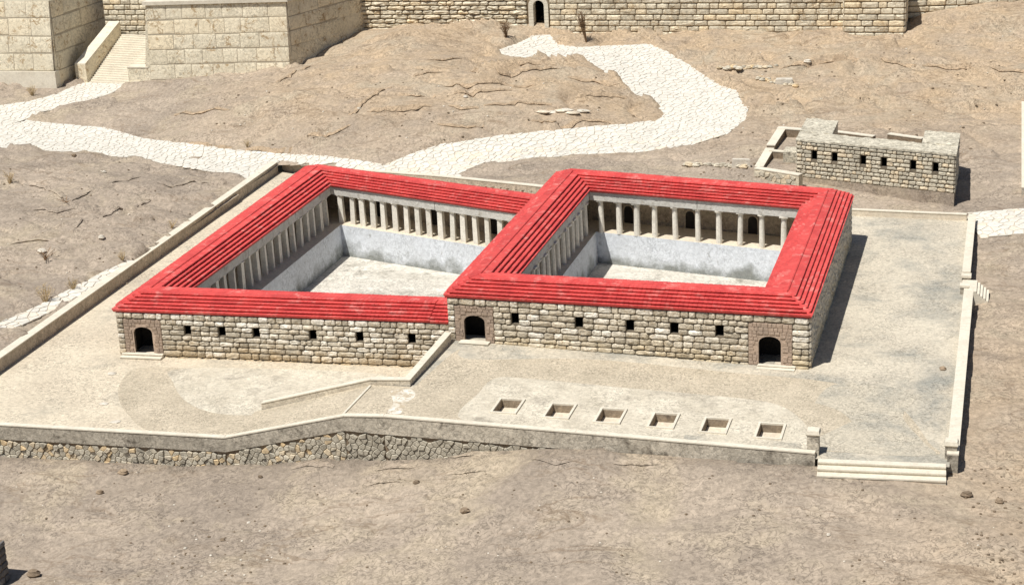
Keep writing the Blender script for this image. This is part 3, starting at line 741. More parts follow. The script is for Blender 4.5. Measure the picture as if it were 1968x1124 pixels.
def niche(parent, p, q, u, z0, wd, h):        # small arched doorway in a portico back wall, its shade a flat dark sheet
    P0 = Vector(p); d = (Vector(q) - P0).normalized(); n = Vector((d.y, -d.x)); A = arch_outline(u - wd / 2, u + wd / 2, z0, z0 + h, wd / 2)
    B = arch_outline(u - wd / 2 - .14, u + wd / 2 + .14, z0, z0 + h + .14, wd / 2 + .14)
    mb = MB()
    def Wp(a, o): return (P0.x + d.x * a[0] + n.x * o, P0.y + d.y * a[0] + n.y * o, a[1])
    mb.poly([Wp(a, .015) for a in A]); o = mb.build('doorway_shade', M['dark'], parent)
    mb = MB()
    for i in range(len(A) - 1):
        mb.poly([Wp(A[i], .06), Wp(A[i + 1], .06), Wp(B[i + 1], .06), Wp(B[i], .06)])
        mb.poly([Wp(A[i], 0), Wp(A[i + 1], 0), Wp(A[i + 1], .06), Wp(A[i], .06)]); mb.poly([Wp(B[i], .06), Wp(B[i + 1], .06), Wp(B[i + 1], 0), Wp(B[i], 0)])
    mb.build('door_frame', M['tan'], o)

def lerp2(a, b, t): return (a[0] + (b[0] - a[0]) * t, a[1] + (b[1] - a[1]) * t)
def v3(p, z): return (p[0], p[1], z)

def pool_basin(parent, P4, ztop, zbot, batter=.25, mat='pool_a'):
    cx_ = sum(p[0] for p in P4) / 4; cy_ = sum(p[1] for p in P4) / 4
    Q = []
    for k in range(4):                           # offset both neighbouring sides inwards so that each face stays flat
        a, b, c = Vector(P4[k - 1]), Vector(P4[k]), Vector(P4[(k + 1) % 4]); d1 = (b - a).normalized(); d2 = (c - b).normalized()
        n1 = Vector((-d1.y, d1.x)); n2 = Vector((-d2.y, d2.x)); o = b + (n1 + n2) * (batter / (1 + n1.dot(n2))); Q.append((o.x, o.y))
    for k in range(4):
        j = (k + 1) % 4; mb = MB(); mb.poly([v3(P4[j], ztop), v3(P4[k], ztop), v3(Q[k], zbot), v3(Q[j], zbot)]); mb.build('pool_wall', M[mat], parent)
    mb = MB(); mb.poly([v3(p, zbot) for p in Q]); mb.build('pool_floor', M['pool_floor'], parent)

BZ = 4.2
bB = thing('pool_building', (-14, 18, 0), 'higher right-hand pool building with red tiled ring roof and two doorways in its stone front', 'building')
EO = [(-29.2, 1.45), (0.02, .12), (.22, 33.9), (-29.2, 39.6)]                # outer eave
EI = [(-24.6, 6.0), (-4.1, 5.0), (-4.0, 29.56), (-24.6, 33.75)]               # inner eave
RD = [lerp2(EO[k], EI[k], .5) for k in range(4)]
RZ = BZ + 1.15
for k in range(4):
    j = (k + 1) % 4
    roof_slope(bB, v3(EO[k], BZ), v3(EO[j], BZ), v3(RD[k], RZ), v3(RD[j], RZ))
    roof_slope(bB, v3(EI[j], BZ), v3(EI[k], BZ), v3(RD[j], RZ), v3(RD[k], RZ))
roof_caps(bB, [v3(RD[k % 4], RZ + .05) for k in range(5)], .12)
# front wall: core, openings, stones
WB0, WB1 = B_OUT[0], B_OUT[1]; T = .22
fl = lambda u: zb(WB0[0] + u)
hrow = .5; zt = BZ - .06; rowsB = courses(.5, 9, 3)
ops = []
for px, py in ((990, 610), (1113, 619), (1211, 626), (1296, 632), (1383, 638)):
    u, z = uz(WB0, WB1, px, py); ops.append(window_at(u, z, .32, zt, rowsB))
u1, z1 = uz(WB0, WB1, 912.5, 630); u2, z2 = uz(WB0, WB1, 1479.5, 675)
d1 = (u1 - .88, u1 + .88, zb(-28) - .05, uz(WB0, WB1, 912, 606)[1]); d2 = (u2 - .86, u2 + .86, 0.02, uz(WB0, WB1, 1479, 646)[1])
s1 = (u1 - 1.62, u1 + 1.65, zb(-28) - .1, zt - rowsB[0] - .06); s2 = (u2 - 1.62, u2 + 1.72, -.05, zt - rowsB[0] - .06)
core_ops = ops + [d1, d2]
pierced_wall(WB0, WB1, T, -.6, BZ - .04, core_ops, 'front_wall', M['mortar'], bB)
masonry(bB, WB0, WB1, zt, rowsB, .95, .17, lib('stone', M['stone_b'], 1.15, 20), 'stone', ops + [(s1[0], s1[1], -1, s1[3]), (s2[0], s2[1], -1, s2[3])], fl)
doorway(bB, WB0, WB1, s1, d1, .5, 21); doorway(bB, WB0, WB1, s2, d2, .55, 22)
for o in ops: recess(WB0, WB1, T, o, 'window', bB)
mb = MB(); mb.wall(B_OUT[1], B_OUT[2], T, -.6, BZ - .04, side=1); mb.build('east_wall', M['mortar'], bB)
masonry(bB, B_OUT[1], B_OUT[2], zt, [hrow] * 9, 1.05, .16, lib('stone', M['stone_b']), 'east_wall_stones', (), lambda u: -.1, joined=True)
mb = MB(); mb.wall(B_OUT[2], B_OUT[3], T, -.6, BZ - .04, side=1); mb.build('north_wall', M['tan'], bB)
mb = MB(); mb.wall(B_OUT[3], B_OUT[0], T, -3.0, BZ - .04, side=1); mb.build('west_wall', M['tan'], bB)
# floor of the portico, pool, colonnades
mb = MB(); ring_faces(mb, [(-28.7, 2.0), (-.5, .8), (-.4, 33.4), (-28.7, 38.9)], B_POOL, lambda x, y: .05)
mb.build('portico_floor', M['ledge'], bB)
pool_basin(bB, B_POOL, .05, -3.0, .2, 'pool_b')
rng = random.Random(8)
def beam(parent, p, q, z0, z1, t, cuts):
    for a, b in zip(cuts[:-1], cuts[1:]):
        mb = MB(); mb.wall(lerp2(p, q, a + .0012), lerp2(p, q, b - .0012), t, z0, z1); mb.build('lintel', M['beam'], parent)
zl = BZ - .92
I4 = [(-25.0, 5.6), (-3.7, 4.6), (-3.6, 29.9), (-25.0, 34.3)]; O4 = [(-28.6, 2.0), (-.5, .8), (-.4, 33.3), (-28.6, 38.7)]
for k in range(4): j = (k + 1) % 4; soffit(bB, O4[k], O4[j], I4[j], I4[k], zl - .002 + .3)
cW = [(-24.95, 6.2), (-24.95, 33.9)]; cN = [(-24.7, 34.5), (-4.3, 30.1)]
beam(bB, cW[0], cW[1], zl, BZ - .1, .5, [0, .42, .8, 1]); beam(bB, (-24.65, 34.2), (-3.9, 29.92), zl, BZ - .1, .5, [0, .52, 1])
beam(bB, (-3.65, 29.9), (-3.65, 5.2), zl, BZ - .1, .5, [0, .5, 1]); beam(bB, (-24.6, 5.75), (-4.0, 4.8), zl, BZ - .1, .5, [0, .5, 1])
for x in (-23.62, -21.78, -20.0, -18.2, -16.14, -13.9, -11.86, -9.84, -7.75, -5.69):
    t = (x + 24.7) / 20.4; column(bB, x, 34.5 - 4.4 * t + .0, .05, zl, False, rng)
for k in range(15):
    column(bB, -24.97, 32.9 - k * 1.83 + rng.uniform(-.12, .12), .05, zl, False, rng)
NB0, NB1 = (-28.6, 38.85 - .0), (-.45, 33.3)
NBa = (B_OUT[3][0] + .45, B_OUT[3][1] - .52); NBb = (B_OUT[2][0] - .45, B_OUT[2][1] - .37)
for px in (1209, 1327, 1447):
    u, z = uz(NBa, NBb, px, 440 + (px - 1209) * .06); niche(bB, NBa, NBb, u, .05, .95, 1.75)

# ------------------------------------------------------------------ lower pool building (left)
AZ = 1.7
bA = thing('pool_building', (-44, 20, ZA), 'lower left-hand colonnaded pool building with red tiled roof and one doorway at its left corner', 'building')
xe = -29.22
eoF0, eoB0 = (-58.7, 1.4), (-59.55, 48.9)
eiF0, eiB0 = (-54.25, 6.6), (-54.25, 42.1)
eoF1, eiF1 = (xe, 2.22), (xe, 6.9); eoB1, eiB1 = (xe, 38.1), (xe, 33.0)
rF0 = lerp2(eoF0, eiF0, .5); rB0 = lerp2(eoB0, eiB0, .5); rF1 = lerp2(eoF1, eiF1, .5); rB1 = lerp2(eoB1, eiB1, .5)
ARZ = AZ + 1.15
tm = .945                                       # the last bay by the higher building is a separate run of tiles, set a little low
def m2(a, b, t=tm): return lerp2(a, b, t)
roof_slope(bA, v3(eoF0, AZ), v3(m2(eoF0, eoF1), AZ), v3(rF0, ARZ), v3(m2(rF0, rF1), ARZ))
roof_slope(bA, v3(m2(eoF0, eoF1), AZ - .05), v3(eoF1, AZ - .05), v3(m2(rF0, rF1), ARZ - .05), v3(rF1, ARZ - .05))
roof_slope(bA, v3(eiF1, AZ), v3(eiF0, AZ), v3(rF1, ARZ - .1), v3(rF0, ARZ))
roof_slope(bA, v3(eoB0, AZ), v3(eoF0, AZ), v3(rB0, ARZ), v3(rF0, ARZ)); roof_slope(bA, v3(eiF0, AZ), v3(eiB0, AZ), v3(rF0, ARZ), v3(rB0, ARZ))
roof_slope(bA, v3(eoB1, AZ), v3(eoB0, AZ), v3(rB1, ARZ), v3(rB0, ARZ)); roof_slope(bA, v3(eiB0, AZ), v3(eiB1, AZ), v3(rB0, ARZ), v3(rB1, ARZ))
roof_caps(bA, [v3(rF1, ARZ - .06), v3(rF0, ARZ + .04), v3(rB0, ARZ + .04), v3(rB1, ARZ + .04)], .12)
WA0, WA1 = A_OUT[0], A_OUT[1]; zta = AZ - .06; rowsA = courses(.5, 9, 4)
ops = []
for px, py in ((361, 636), (427, 638.5), (493, 642), (602, 648), (692, 651), (792, 654)):
    u, z = uz(WA0, WA1, px, py); ops.append(window_at(u, z, .31, zta, rowsA))
u1, z1 = uz(WA0, WA1, 277, 657); d1 = (u1 - .85, u1 + .85, ZA + .05, uz(WA0, WA1, 277, 628)[1]); s1 = (u1 - 1.68, u1 + 1.72, ZA - .05, zta - rowsA[0] - .06)
pierced_wall(WA0, WA1, T, ZA - .6, AZ - .04, ops + [d1], 'front_wall', M['mortar'], bA)
masonry(bA, WA0, WA1, zta, rowsA, .95, .17, lib('stone', M['stone_a'], 1.15, 20), 'stone', ops + [(s1[0], s1[1], -9, s1[3])], lambda u: ZA - .1)
doorway(bA, WA0, WA1, s1, d1, .5, 23)
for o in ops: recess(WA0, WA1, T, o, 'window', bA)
mb = MB(); mb.wall(A_OUT[3], A_OUT[0], T, ZA - .6, AZ - .04, side=1); mb.build('west_wall', M['tan'], bA)
mb = MB(); mb.wall((-29.6, 38.2), A_OUT[3], T, ZA - .6, AZ - .04, side=1); mb.build('north_wall', M['tan'], bA)
mb = MB(); ring_faces(mb, [(-58.1, 2.0), (-29.5, 2.8), (-29.5, 37.7), (-58.5, 48.0)], A_POOL, lambda x, y: ZA + .05)
mb.build('portico_floor', M['ledge'], bA)
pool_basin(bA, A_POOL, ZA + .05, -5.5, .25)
zla = AZ - .92
soffit(bA, (-58.1, 2.0), (-29.5, 2.8), (-29.5, 6.4), (-54.7, 6.1), zla + .3); soffit(bA, (-58.1, 2.0), (-54.7, 6.1), (-54.7, 42.6), (-58.5, 48.0), zla + .3); soffit(bA, (-54.7, 42.6), (-29.6, 33.7), (-29.6, 37.6), (-58.5, 48.0), zla + .3)
beam(bA, (-54.6, 6.8), (-54.6, 42.3), zla, AZ - .1, .5, [0, .38, .72, 1]); beam(bA, (-54.3, 42.55), (-29.5, 33.45), zla, AZ - .1, .5, [0, .52, 1])
beam(bA, (-29.5, 6.5), (-54.3, 6.2), zla, AZ - .1, .5, [0, .5, 1])
rng = random.Random(9); k = 0; x = -53.3
while x < -30.5:
    t = (x + 54.3) / 24.8; column(bA, x, 42.7 - 9.1 * t, ZA + .05, zla, True, rng); x += 1.36 + rng.uniform(-.1, .1)
for k in range(18): column(bA, -54.62, 41.0 - k * 1.86 + rng.uniform(-.12, .12), ZA + .05, zla, True, rng)
NAa = (A_OUT[3][0] + .45, A_OUT[3][1] - .63); NAb = (-29.6, 37.6)
for px, py in ((728, 430), (836, 436), (951, 446)):
    u, z = uz(NAa, NAb, px, py); niche(bA, NAa, NAb, u, ZA + .05, .95, 1.9)

# door steps
def steps_box(name, label, cat, p, q, z0, z1, n, tread, mat, group=None, end=0.0):
    """straight flight in front (right hand) of p->q, climbing towards the line"""
    p = Vector(p); q = Vector(q); d = (q - p).normalized(); nn = Vector((d.y, -d.x)); t = thing(name, ((p.x + q.x) / 2, (p.y + q.y) / 2, z0), label, cat, group)
    h = (z1 - z0) / n
    for k in range(n):
        o0 = nn * (tread * (n - k) - .06); a = p + o0 - d * end * k; b = q + o0 + d * end * k; mb = MB()
        mb.hexa([(a.x, a.y, z0 - .25), (b.x, b.y, z0 - .25), (q.x, q.y, z0 - .25), (p.x, p.y, z0 - .25)] if k == 0 else [(a.x, a.y, z0 + h * k - .02), (b.x, b.y, z0 + h * k - .02), (q.x, q.y, z0 + h * k - .02), (p.x, p.y, z0 + h * k - .02)],
                [(a.x, a.y, z0 + h * (k + 1)), (b.x, b.y, z0 + h * (k + 1)), (q.x, q.y, z0 + h * (k + 1)), (p.x, p.y, z0 + h * (k + 1))])
        o1 = nn * .06; zt_ = z0 + h * (k + 1); th = min(.12, h * .4)
        mb.hexa([(a.x + o1.x, a.y + o1.y, zt_ + .003 - th), (b.x + o1.x, b.y + o1.y, zt_ + .003 - th), (q.x, q.y, zt_ + .003 - th), (p.x, p.y, zt_ + .003 - th)], [(a.x + o1.x, a.y + o1.y, zt_ + .003), (b.x + o1.x, b.y + o1.y, zt_ + .003), (q.x, q.y, zt_ + .003), (p.x, p.y, zt_ + .003)])
        mb.build('step', mat, t)
    return t
def along(p, q, u): d = (Vector(q) - Vector(p)).normalized(); return Vector(p) + d * u
dA = uz(WA0, WA1, 277, 657)[0]
steps_box('door_steps', 'two pale steps under the left corner doorway of the lower building', 'steps', along(WA0, WA1, dA - 2.0) , along(WA0, WA1, dA + 1.75), ZA, ZA + .32, 2, .45, M['coping'])
dB = uz(WB0, WB1, 912.5, 630)[0]
steps_box('door_slab', 'single pale threshold slab beside the retaining wall', 'doorstep', along(WB0, WB1, dB - 1.2), along(WB0, WB1, dB + 1.3), zb(-27.5), zb(-27.5) + .12, 1, .8, M['coping'])
dB2 = uz(WB0, WB1, 1479.5, 675)[0]
steps_box('door_steps', 'two low pale steps under the right corner doorway of the higher building', 'steps', along(WB0, WB1, dB2 - .9), along(WB0, WB1, dB2 + 2.0), .0, .2, 2, .42, M['coping'])

# ------------------------------------------------------------------ stone pits
for i, (x, y) in enumerate(PITS):
    nm = ['leftmost of the six sunken stone pits, nearest the ramp wall', 'second sunken stone pit from the left', 'third sunken stone pit from the left', 'fourth sunken stone pit from the left, its floor brown', 'fifth sunken stone pit from the left', 'last of the six sunken stone pits, nearest the gate pillar'][i]
    z = zb(x); t = thing('stone_pit', (x, y, z), nm, 'pit', 'sunken stone pits in the pale cement apron')
    a, b, c, d = x - PHW, x + PHW, y - PHD, y + PHD; zf = z - .62; e = .004; wl = .17
    for nmx, bx in (('rim', (a, b, c, c + wl)), ('rim', (a, b, d - wl, d)), ('rim', (a, a + wl, c + wl + .003, d - wl - .003)), ('rim', (b - wl, b, c + wl + .003, d - wl - .003))):
        mb = MB(); mb.box(bx[0], bx[1], bx[2], bx[3], zf, z + .11); mb.build('rim', M['coping'], t)
    mb = MB(); k = .20
    mb.poly([(a + k, c + k, zf + .03), (b - k, c + k, zf + .03), (b - k, d - k, zf + .03), (a + k, d - k, zf + .03)]); mb.build('pit_floor', M['ledge'], t)
    mb = MB(); q = [(a + .175, c + .175), (b - .175, c + .175), (b - .175, d - .175), (a + .175, d - .175)]
    for kk in range(4):
        jj = (kk + 1) % 4; mb.poly([(*q[jj], z - .02), (*q[kk], z - .02), (*q[kk], zf), (*q[jj], zf)])
    mb.build('lining', M['pit_lining'], t)

# ------------------------------------------------------------------ low walls of the courts
def low_wall(parent, pts, thick, side, cop=.10, body='wall_body', over=.04, mat='plaster', cmat='coping', nsub=1):
    """pts: (x, y, z top, z bottom); one body and one coping slab per run"""
    for p, q in zip(pts[:-1], pts[1:]):
        for k in range(nsub):
            a, b = k / nsub, (k + 1) / nsub
            P_ = [p[i] + (q[i] - p[i]) * a for i in range(4)]; Q = [p[i] + (q[i] - p[i]) * b for i in range(4)]
            d = Vector((Q[0] - P_[0], Q[1] - P_[1])).normalized() * .006
            mb = MB(); mb.wall((P_[0], P_[1]), (Q[0], Q[1]), thick, P_[3], P_[2] - cop, Q[3], Q[2] - cop, side); mb.build(body, M[mat], parent)
            mb = MB(); n = Vector((-d.y, d.x)).normalized() * (over * (1 if side == -1 else -1 if side == 1 else 0))
            mb.wall((P_[0] + d.x + n.x, P_[1] + d.y + n.y), (Q[0] - d.x + n.x, Q[1] - d.y + n.y), thick + (over * 2 if side else over * 2), P_[2] - cop + .003, P_[2], Q[2] - cop + .003, Q[2], side); mb.build('coping', M[cmat], parent)

# front wall, four runs with joints; rubble footing below
fw = thing('boundary_wall', (-30, -15, -2), 'long grey plastered wall with white coping on a rubble footing along the front of both courts', 'wall')
F = FW
fz = [-3.15, -3.1, -.45, -.6, -.75, -.75]
FP = [(p.x, p.y, p.z, z) for p, z in zip(F, fz)]
low_wall(fw, FP, .42, 1, .09)
rng = random.Random(31)
def strip_stones(parent, runs, sx, sy, h, amt, mat, name, rng, cap=300, backing=None):
    n_ = 0; rest = MB()
    for (p, q, zt0, zt1, zb0, zb1) in runs:
        p2 = Vector(p); q2 = Vector(q); L_ = (q2 - p2).length; d = (q2 - p2).normalized(); n = Vector((d.y, -d.x))
        lo_ = min(zb0, zb1); hi_ = max(zt0, zt1)
        ztop = lambda u: zt0 + (zt1 - zt0) * u / L_; zbot = lambda u: zb0 + (zb1 - zb0) * u / L_
        for s, c in voronoi(0, L_, lo_, hi_, sx, sy, lambda s: 0 <= s[0] <= L_ and zbot(s[0]) - .2 < s[1] < ztop(s[0]) - .1, rng):
            c = [(min(max(u, 0), L_), min(v, ztop(min(max(u, 0), L_)) - .03)) for u, v in c]
            f = lambda u, v, k: (p2.x + d.x * u + n.x * k, p2.y + d.y * u + n.y * k, v)
            if n_ < cap:
                m1 = MB(); stone_from_cell(m1, c, f, amt, h * rng.uniform(.5, 1.6), rng); m1.build(name, M[mat], parent); n_ += 1
            else: stone_from_cell(rest, c, f, amt, h * rng.uniform(.5, 1.6), rng)
        if backing:
            mb = MB(); mb.wall(p, q, .4, zb0 - .6, zt0 - .02, zb1 - .6, zt1 - .02, side=1); mb.build('footing', M[backing], parent)
    if rest.v:
        o = rest.build(name + 's', M[mat], parent); o['kind'] = 'stuff'
runs = []
for a, b in zip(FP[:-1], FP[1:]):
    d = (Vector(b[:2]) - Vector(a[:2])).normalized(); n = Vector((-d.y, d.x)) * .14
    pa = (a[0] + n.x, a[1] + n.y); pb = (b[0] + n.x, b[1] + n.y)
    runs.append((pa, pb, a[3] - .02, b[3] - .02, hz(*pa) - .25, hz(*pb) - .25))
strip_stones(fw, runs, .48, .36, .14, .026, 'rubble', 'rubble_stone', rng, 300, 'earth_dark')
# gate pillars and front steps
def pillar(x, y, z0, z1, label):
    t = thing('gate_pillar', (x, y, z0), label, 'pillar', 'gate pillars of the front steps'); mb = MB(); r = .42
    mb.hexa([(x - r, y - r, z0 - .4), (x + r, y - r, z0 - .4), (x + r, y + r, z0 - .4), (x - r, y + r, z0 - .4)], [(x - r * .92, y - r * .92, z1 - .34), (x + r * .92, y - r * .92, z1 - .34), (x + r * .92, y + r * .92, z1 - .34), (x - r * .92, y + r * .92, z1 - .34)])
    mb.build('shaft', M['plaster'], t); mb = MB(); r = .47
    mb.hexa([(x - r * .9, y - r * .9, z1 - .337), (x + r * .9, y - r * .9, z1 - .337), (x + r * .9, y + r * .9, z1 - .337), (x - r * .9, y + r * .9, z1 - .337)], [(x - r, y - r, z1 - .26), (x + r, y - r, z1 - .26), (x + r, y + r, z1 - .26), (x - r, y + r, z1 - .26)])
    mb.hexa([(x - r, y - r, z1 - .257), (x + r, y - r, z1 - .257), (x + r, y + r, z1 - .257), (x - r, y + r, z1 - .257)], [(x - r * .85, y - r * .85, z1), (x + r * .85, y - r * .85, z1), (x + r * .85, y + r * .85, z1), (x - r * .85, y + r * .85, z1)])
    mb.build('cap', M['coping'], t)
gp = at(1562, 893, -.75); pillar(gp.x, gp.y + .3, -.8, 1.75, 'left gate pillar with white cap at the end of the long front wall')
gq = at(1825, 905, -.9); pillar(gq.x + .05, gq.y + .3, -.95, 1.25, 'right gate pillar at the front corner of the court')
s0 = at(1572, 882, .06); s1_ = at(1818, 892, .06)
steps_box('front_steps', 'three long white steps between the two gate pillars', 'steps', (s0.x, s0.y + .1), (s1_.x, s1_.y + .1), -.66, .07, 3, .58, M['coping'])
# the retaining walls: up the ramp and to the corner of the higher building
rw = thing('retaining_wall', (-33, -8, -1), 'cream wall that climbs along the ramp and turns to the corner of the higher building', 'wall')
Rm = [(-41.3, -8.8, -1.55, -2.6), (-32.1, -8.95, .98, -2.6), (-29.0, -8.75, 1.05, -2.6), (-28.75, 1.2, 1.3, -2.6)]
low_wall(rw, Rm, .5, 1, .08, mat='plaster_pale')
# left wall of the lower court
lw = thing('boundary_wall', (-68, 30, -2), 'long low wall with white top slanting up the left side of the lower court', 'wall')
l0 = at(-40, 716, -1.1); l1 = at(533, 311, -1.0)
Lp = [(l0.x, l0.y, -1.1, -3.0), (l1.x, l1.y, -1.0, -3.0)]
low_wall(lw, [Lp[0], Lp[1]], .8, 1, .10, mat='tan', nsub=6)
bw_ = thing('boundary_wall', (-63, 61, -2), 'short back wall of the lower court behind the left corner of its red roof', 'wall')
b1 = at(540, 311.5, -1.25); b2 = at(625, 322, -1.2)
low_wall(bw_, [(b1.x + .1, b1.y, -1.25, -3.0), (b2.x, b2.y, -1.2, -3.0), (-45.5, 52.9, .12, -3.0), (-34.0, 48.2, .62, -3.0), (-28.6, 46.2, .7, -3.0)], .6, 1, .08, mat='tan')
# back and right walls of the upper court
bk = thing('boundary_wall', (5, 43, 0), 'low pale wall with white top along the back of the upper court', 'wall')
k0 = at(1640, 403, .65); k1 = at(1860, 412, .65)
low_wall(bk, [(-1.4, k0.y + .15, .65, -.6), (5.2, (k0.y + k1.y) / 2, .65, -.6), (k1.x - .1, k1.y, .65, -.6)], .4, 1, .09, mat='ledge')
rt = thing('boundary_wall', (10.7, 33, 0), 'white topped wall on the right of the court, behind the side steps', 'wall')
low_wall(rt, [(k1.x + .1, k1.y + .2, .65, -.9), (10.45, 24.18, .55, -.9)], .62, 1, .10, mat='plaster', nsub=2)
rf = thing('boundary_wall', (10.7, 2, 0), 'white topped wall on the right of the court, between side steps and front pillar', 'wall')
low_wall(rf, [(10.75, 19.4, .6, -1.0), (10.72, -15.6, .6, -1.5)], .7, 1, .10, mat='plaster', nsub=3)
def small_post(x, y, z1, label):
    t = thing('gate_post', (x, y, 0), label, 'post', 'posts of the side gate'); mb = MB(); mb.box(x - .36, x + .36, y - .36, y + .36, -.5, z1 - .2); mb.build('shaft', M['plaster'], t)
    mb = MB(); mb.box(x - .42, x + .42, y - .42, y + .42, z1 - .197, z1); mb.build('cap', M['coping'], t)
small_post(10.78, 23.78, .42, 'farther post of the side gate, above the small right-hand steps'); small_post(10.76, 19.85, .82, 'nearer post of the side gate, above the small right-hand steps')
ss = thing('side_steps', (11.6, 21.8, -.4), 'small flight of five white steps leading out of the right court wall', 'steps')
for k in range(5):
    x0 = 11.72 + k * .25; mb = MB(); mb.box(x0 - .25 if k else 10.5, x0, 20.28, 23.38, -1.9, .06 - k * .2); mb.build('step', M['coping'], ss)

# ------------------------------------------------------------------ small stone house
hs = thing('stone_house', (1, 54, 1), 'small flat-roofed rubble stone house with six square windows above the court', 'house')
H0, H1 = (-7.1, 53.0), (8.85, 47.9); HT = 4.85
hd = (Vector(H1) - Vector(H0)).normalized(); hn = Vector((-hd.y, hd.x)); HL = (Vector(H1) - Vector(H0)).length
hops = []
for px, py in ((1565, 297), (1604, 301), (1659, 307), (1699, 311), (1755, 317), (1798, 321)):
    u, z = uz(H0, H1, px, py); hops.append((u - .31, u + .31, z - .6, z + .55))
zh = HT - .12
hr = .42
hk = [max(1, round((zh - (c0 + c1) / 2) / hr - 1.1)) for a, b, c0, c1 in hops]
hops = [(o[0], o[1], zh - (k + 2) * hr - .14, zh - k * hr) for o, k in zip(hops, hk)]
pierced_wall(H0, H1, .25, .2, HT - .1, hops, 'front_wall', M['mortar'], hs)
for o in hops: recess(H0, H1, .25, o, 'window', hs, 1.6)
masonry(hs, H0, H1, zh, [hr] * 9, .68, .13, lib('stone', M['house'], 1.2, 18), 'stone', hops, lambda u: .9)
def HP(u, v): p = Vector(H0) + hd * u + Vector((.01, 1)) * v; return (p.x, p.y)
mb = MB(); mb.wall(HP(HL, .5), HP(HL, 8.3), .5, .2, HT - .1, side=1); mb.build('east_wall', M['house'], hs)
masonry(hs, HP(HL, 0), HP(HL, 8.3), zh, [hr] * 9, .78, .12, lib('stone', M['house']), 'east_wall_stones', (), lambda u: .9, joined=True)
mb = MB(); mb.wall(HP(0, 9.0), HP(0, .5), .5, .2, HT - .1, side=1); mb.build('west_wall', M['house'], hs)
masonry(hs, HP(0, 8.8), HP(0, 0), zh, [hr] * 9, .78, .12, lib('stone', M['house']), 'west_wall_stones', (), lambda u: .9, joined=True)
def slab(quad, z0, z1, name, mat, parent, rough=.0, seed=1, n=(1, 1)):
    """roof slab with an uneven top"""
    rg = random.Random(seed); mb = MB(); nx, ny = n; q = [Vector(p) for p in quad]
    def g(i, j): a = q[0].lerp(q[1], i / nx); b = q[3].lerp(q[2], i / nx); return a.lerp(b, j / ny)
    idx = {}
    for i in range(nx + 1):
        for j in range(ny + 1):
            p = g(i, j); idx[i, j] = len(mb.v); mb.v.append((p.x, p.y, z1 + rg.uniform(-rough, rough)))
    for i in range(nx):
        for j in range(ny): mb.f.append((idx[i, j], idx[i + 1, j], idx[i + 1, j + 1], idx[i, j + 1]))
    rim = [(i, 0) for i in range(nx)] + [(nx, j) for j in range(ny)] + [(i, ny) for i in range(nx, 0, -1)] + [(0, j) for j in range(ny, 0, -1)]
    for k in range(len(rim)):
        a = idx[rim[k]]; b = idx[rim[(k + 1) % len(rim)]]; va, vb = mb.v[a], mb.v[b]
        mb.poly([(va[0], va[1], z0), (vb[0], vb[1], z0), vb, va])
    return mb.build(name, mat, parent)
slab([HP(-.12, -.15), HP(HL + .15, -.15), HP(HL + .15, 3.3), HP(-.12, 3.3)], HT - .1, HT + .08, 'roof', M['house_roof'], hs, .06, 1, (40, 8))
slab([HP(-.12, 3.31), HP(3.5, 3.31), HP(3.5, 9.2), HP(-.12, 9.2)], HT - .1, HT + .12, 'roof', M['house_roof'], hs, .06, 2, (9, 14))
slab([HP(HL - 3.6, 3.31), HP(HL + .15, 3.31), HP(HL + .15, 8.5), HP(HL - 3.6, 8.5)], HT - .1, HT + .12, 'roof', M['house_roof'], hs, .06, 3, (9, 13))
mb = MB()
for q in ((0, 3.5, 0, 9.0), (HL - 3.6, HL, 0, 8.3)):
    e = .02; mb.hexa([v3(HP(q[0] + e, 2.9), .3), v3(HP(q[1] - e, 2.9), .3), v3(HP(q[1] - e, q[3]), .3), v3(HP(q[0] + e, q[3]), .3)], [v3(HP(q[0] + e, 2.9), HT - .12), v3(HP(q[1] - e, 2.9), HT - .12), v3(HP(q[1] - e, q[3]), HT - .12), v3(HP(q[0] + e, q[3]), HT - .12)])
mb.build('wing', M['house'], hs)
mb = MB(); mb.wall(HP(3.4, 3.2), HP(HL - 3.5, 3.2), .4, .3, HT - .12, side=-1); mb.build('court_side_wall', M['house'], hs)
mb = MB(); e = .35
bq = [HP(-.05, -.45), HP(HL + .05, -.45), HP(HL + .05, 8.6), HP(-.05, 9.2)]; tq4 = [HP(-.03, -.22), HP(HL + .03, -.22), HP(HL + .03, 8.5), HP(-.03, 9.1)]
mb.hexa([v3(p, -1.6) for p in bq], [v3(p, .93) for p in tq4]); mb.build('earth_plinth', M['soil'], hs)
# walled yard round the house
yd = thing('yard_wall', (-11, 60, 1.5), 'low white topped wall enclosing the yard left of and behind the small stone house', 'wall')
ya = at(1449, 323, 2.0); yb = at(1497, 243, 3.0); yc = at(1556, 247, 3.0); ye = at(1535, 337, 1.95)
low_wall(yd, [(ye.x, ye.y + .1, 1.95, .2), (ya.x, ya.y, 2.0, .2)], .75, -1, .1, mat='house')
ym = [(ya.x, ya.y + .75, 2.0, .2), ((ya.x + yb.x) / 2 - .05, (ya.y + yb.y) / 2 - .3, 2.45, .6)]
ym2 = [((ya.x + yb.x) / 2 - .02, (ya.y + yb.y) / 2 + .1, 2.65, .6), (yb.x, yb.y, 3.0, 1.2)]
low_wall(yd, ym, .85, -1, .1, mat='earth_dark'); low_wall(yd, ym2, .85, -1, .1, mat='earth_dark')
low_wall(yd, [(yb.x, yb.y - .05, 3.0, 1.0), (yc.x, yc.y, 3.0, 1.0)], .8, -1, .1, mat='earth_dark')
yg = at(1481, 286, 2.5); yh = at(1516, 290, 2.4); low_wall(yd, [(yg.x, yg.y, 2.45, .6), (yh.x, yh.y, 2.4, .6)], .6, -1, .1, mat='earth_dark')
yp = at(1524, 292, 2.5); mb = MB(); mb.box(yp.x - .9, yp.x + .75, yp.y - 1.2, yp.y + 1.1, .6, 2.75); mb.build('yard_block', M['house_roof'], yd)
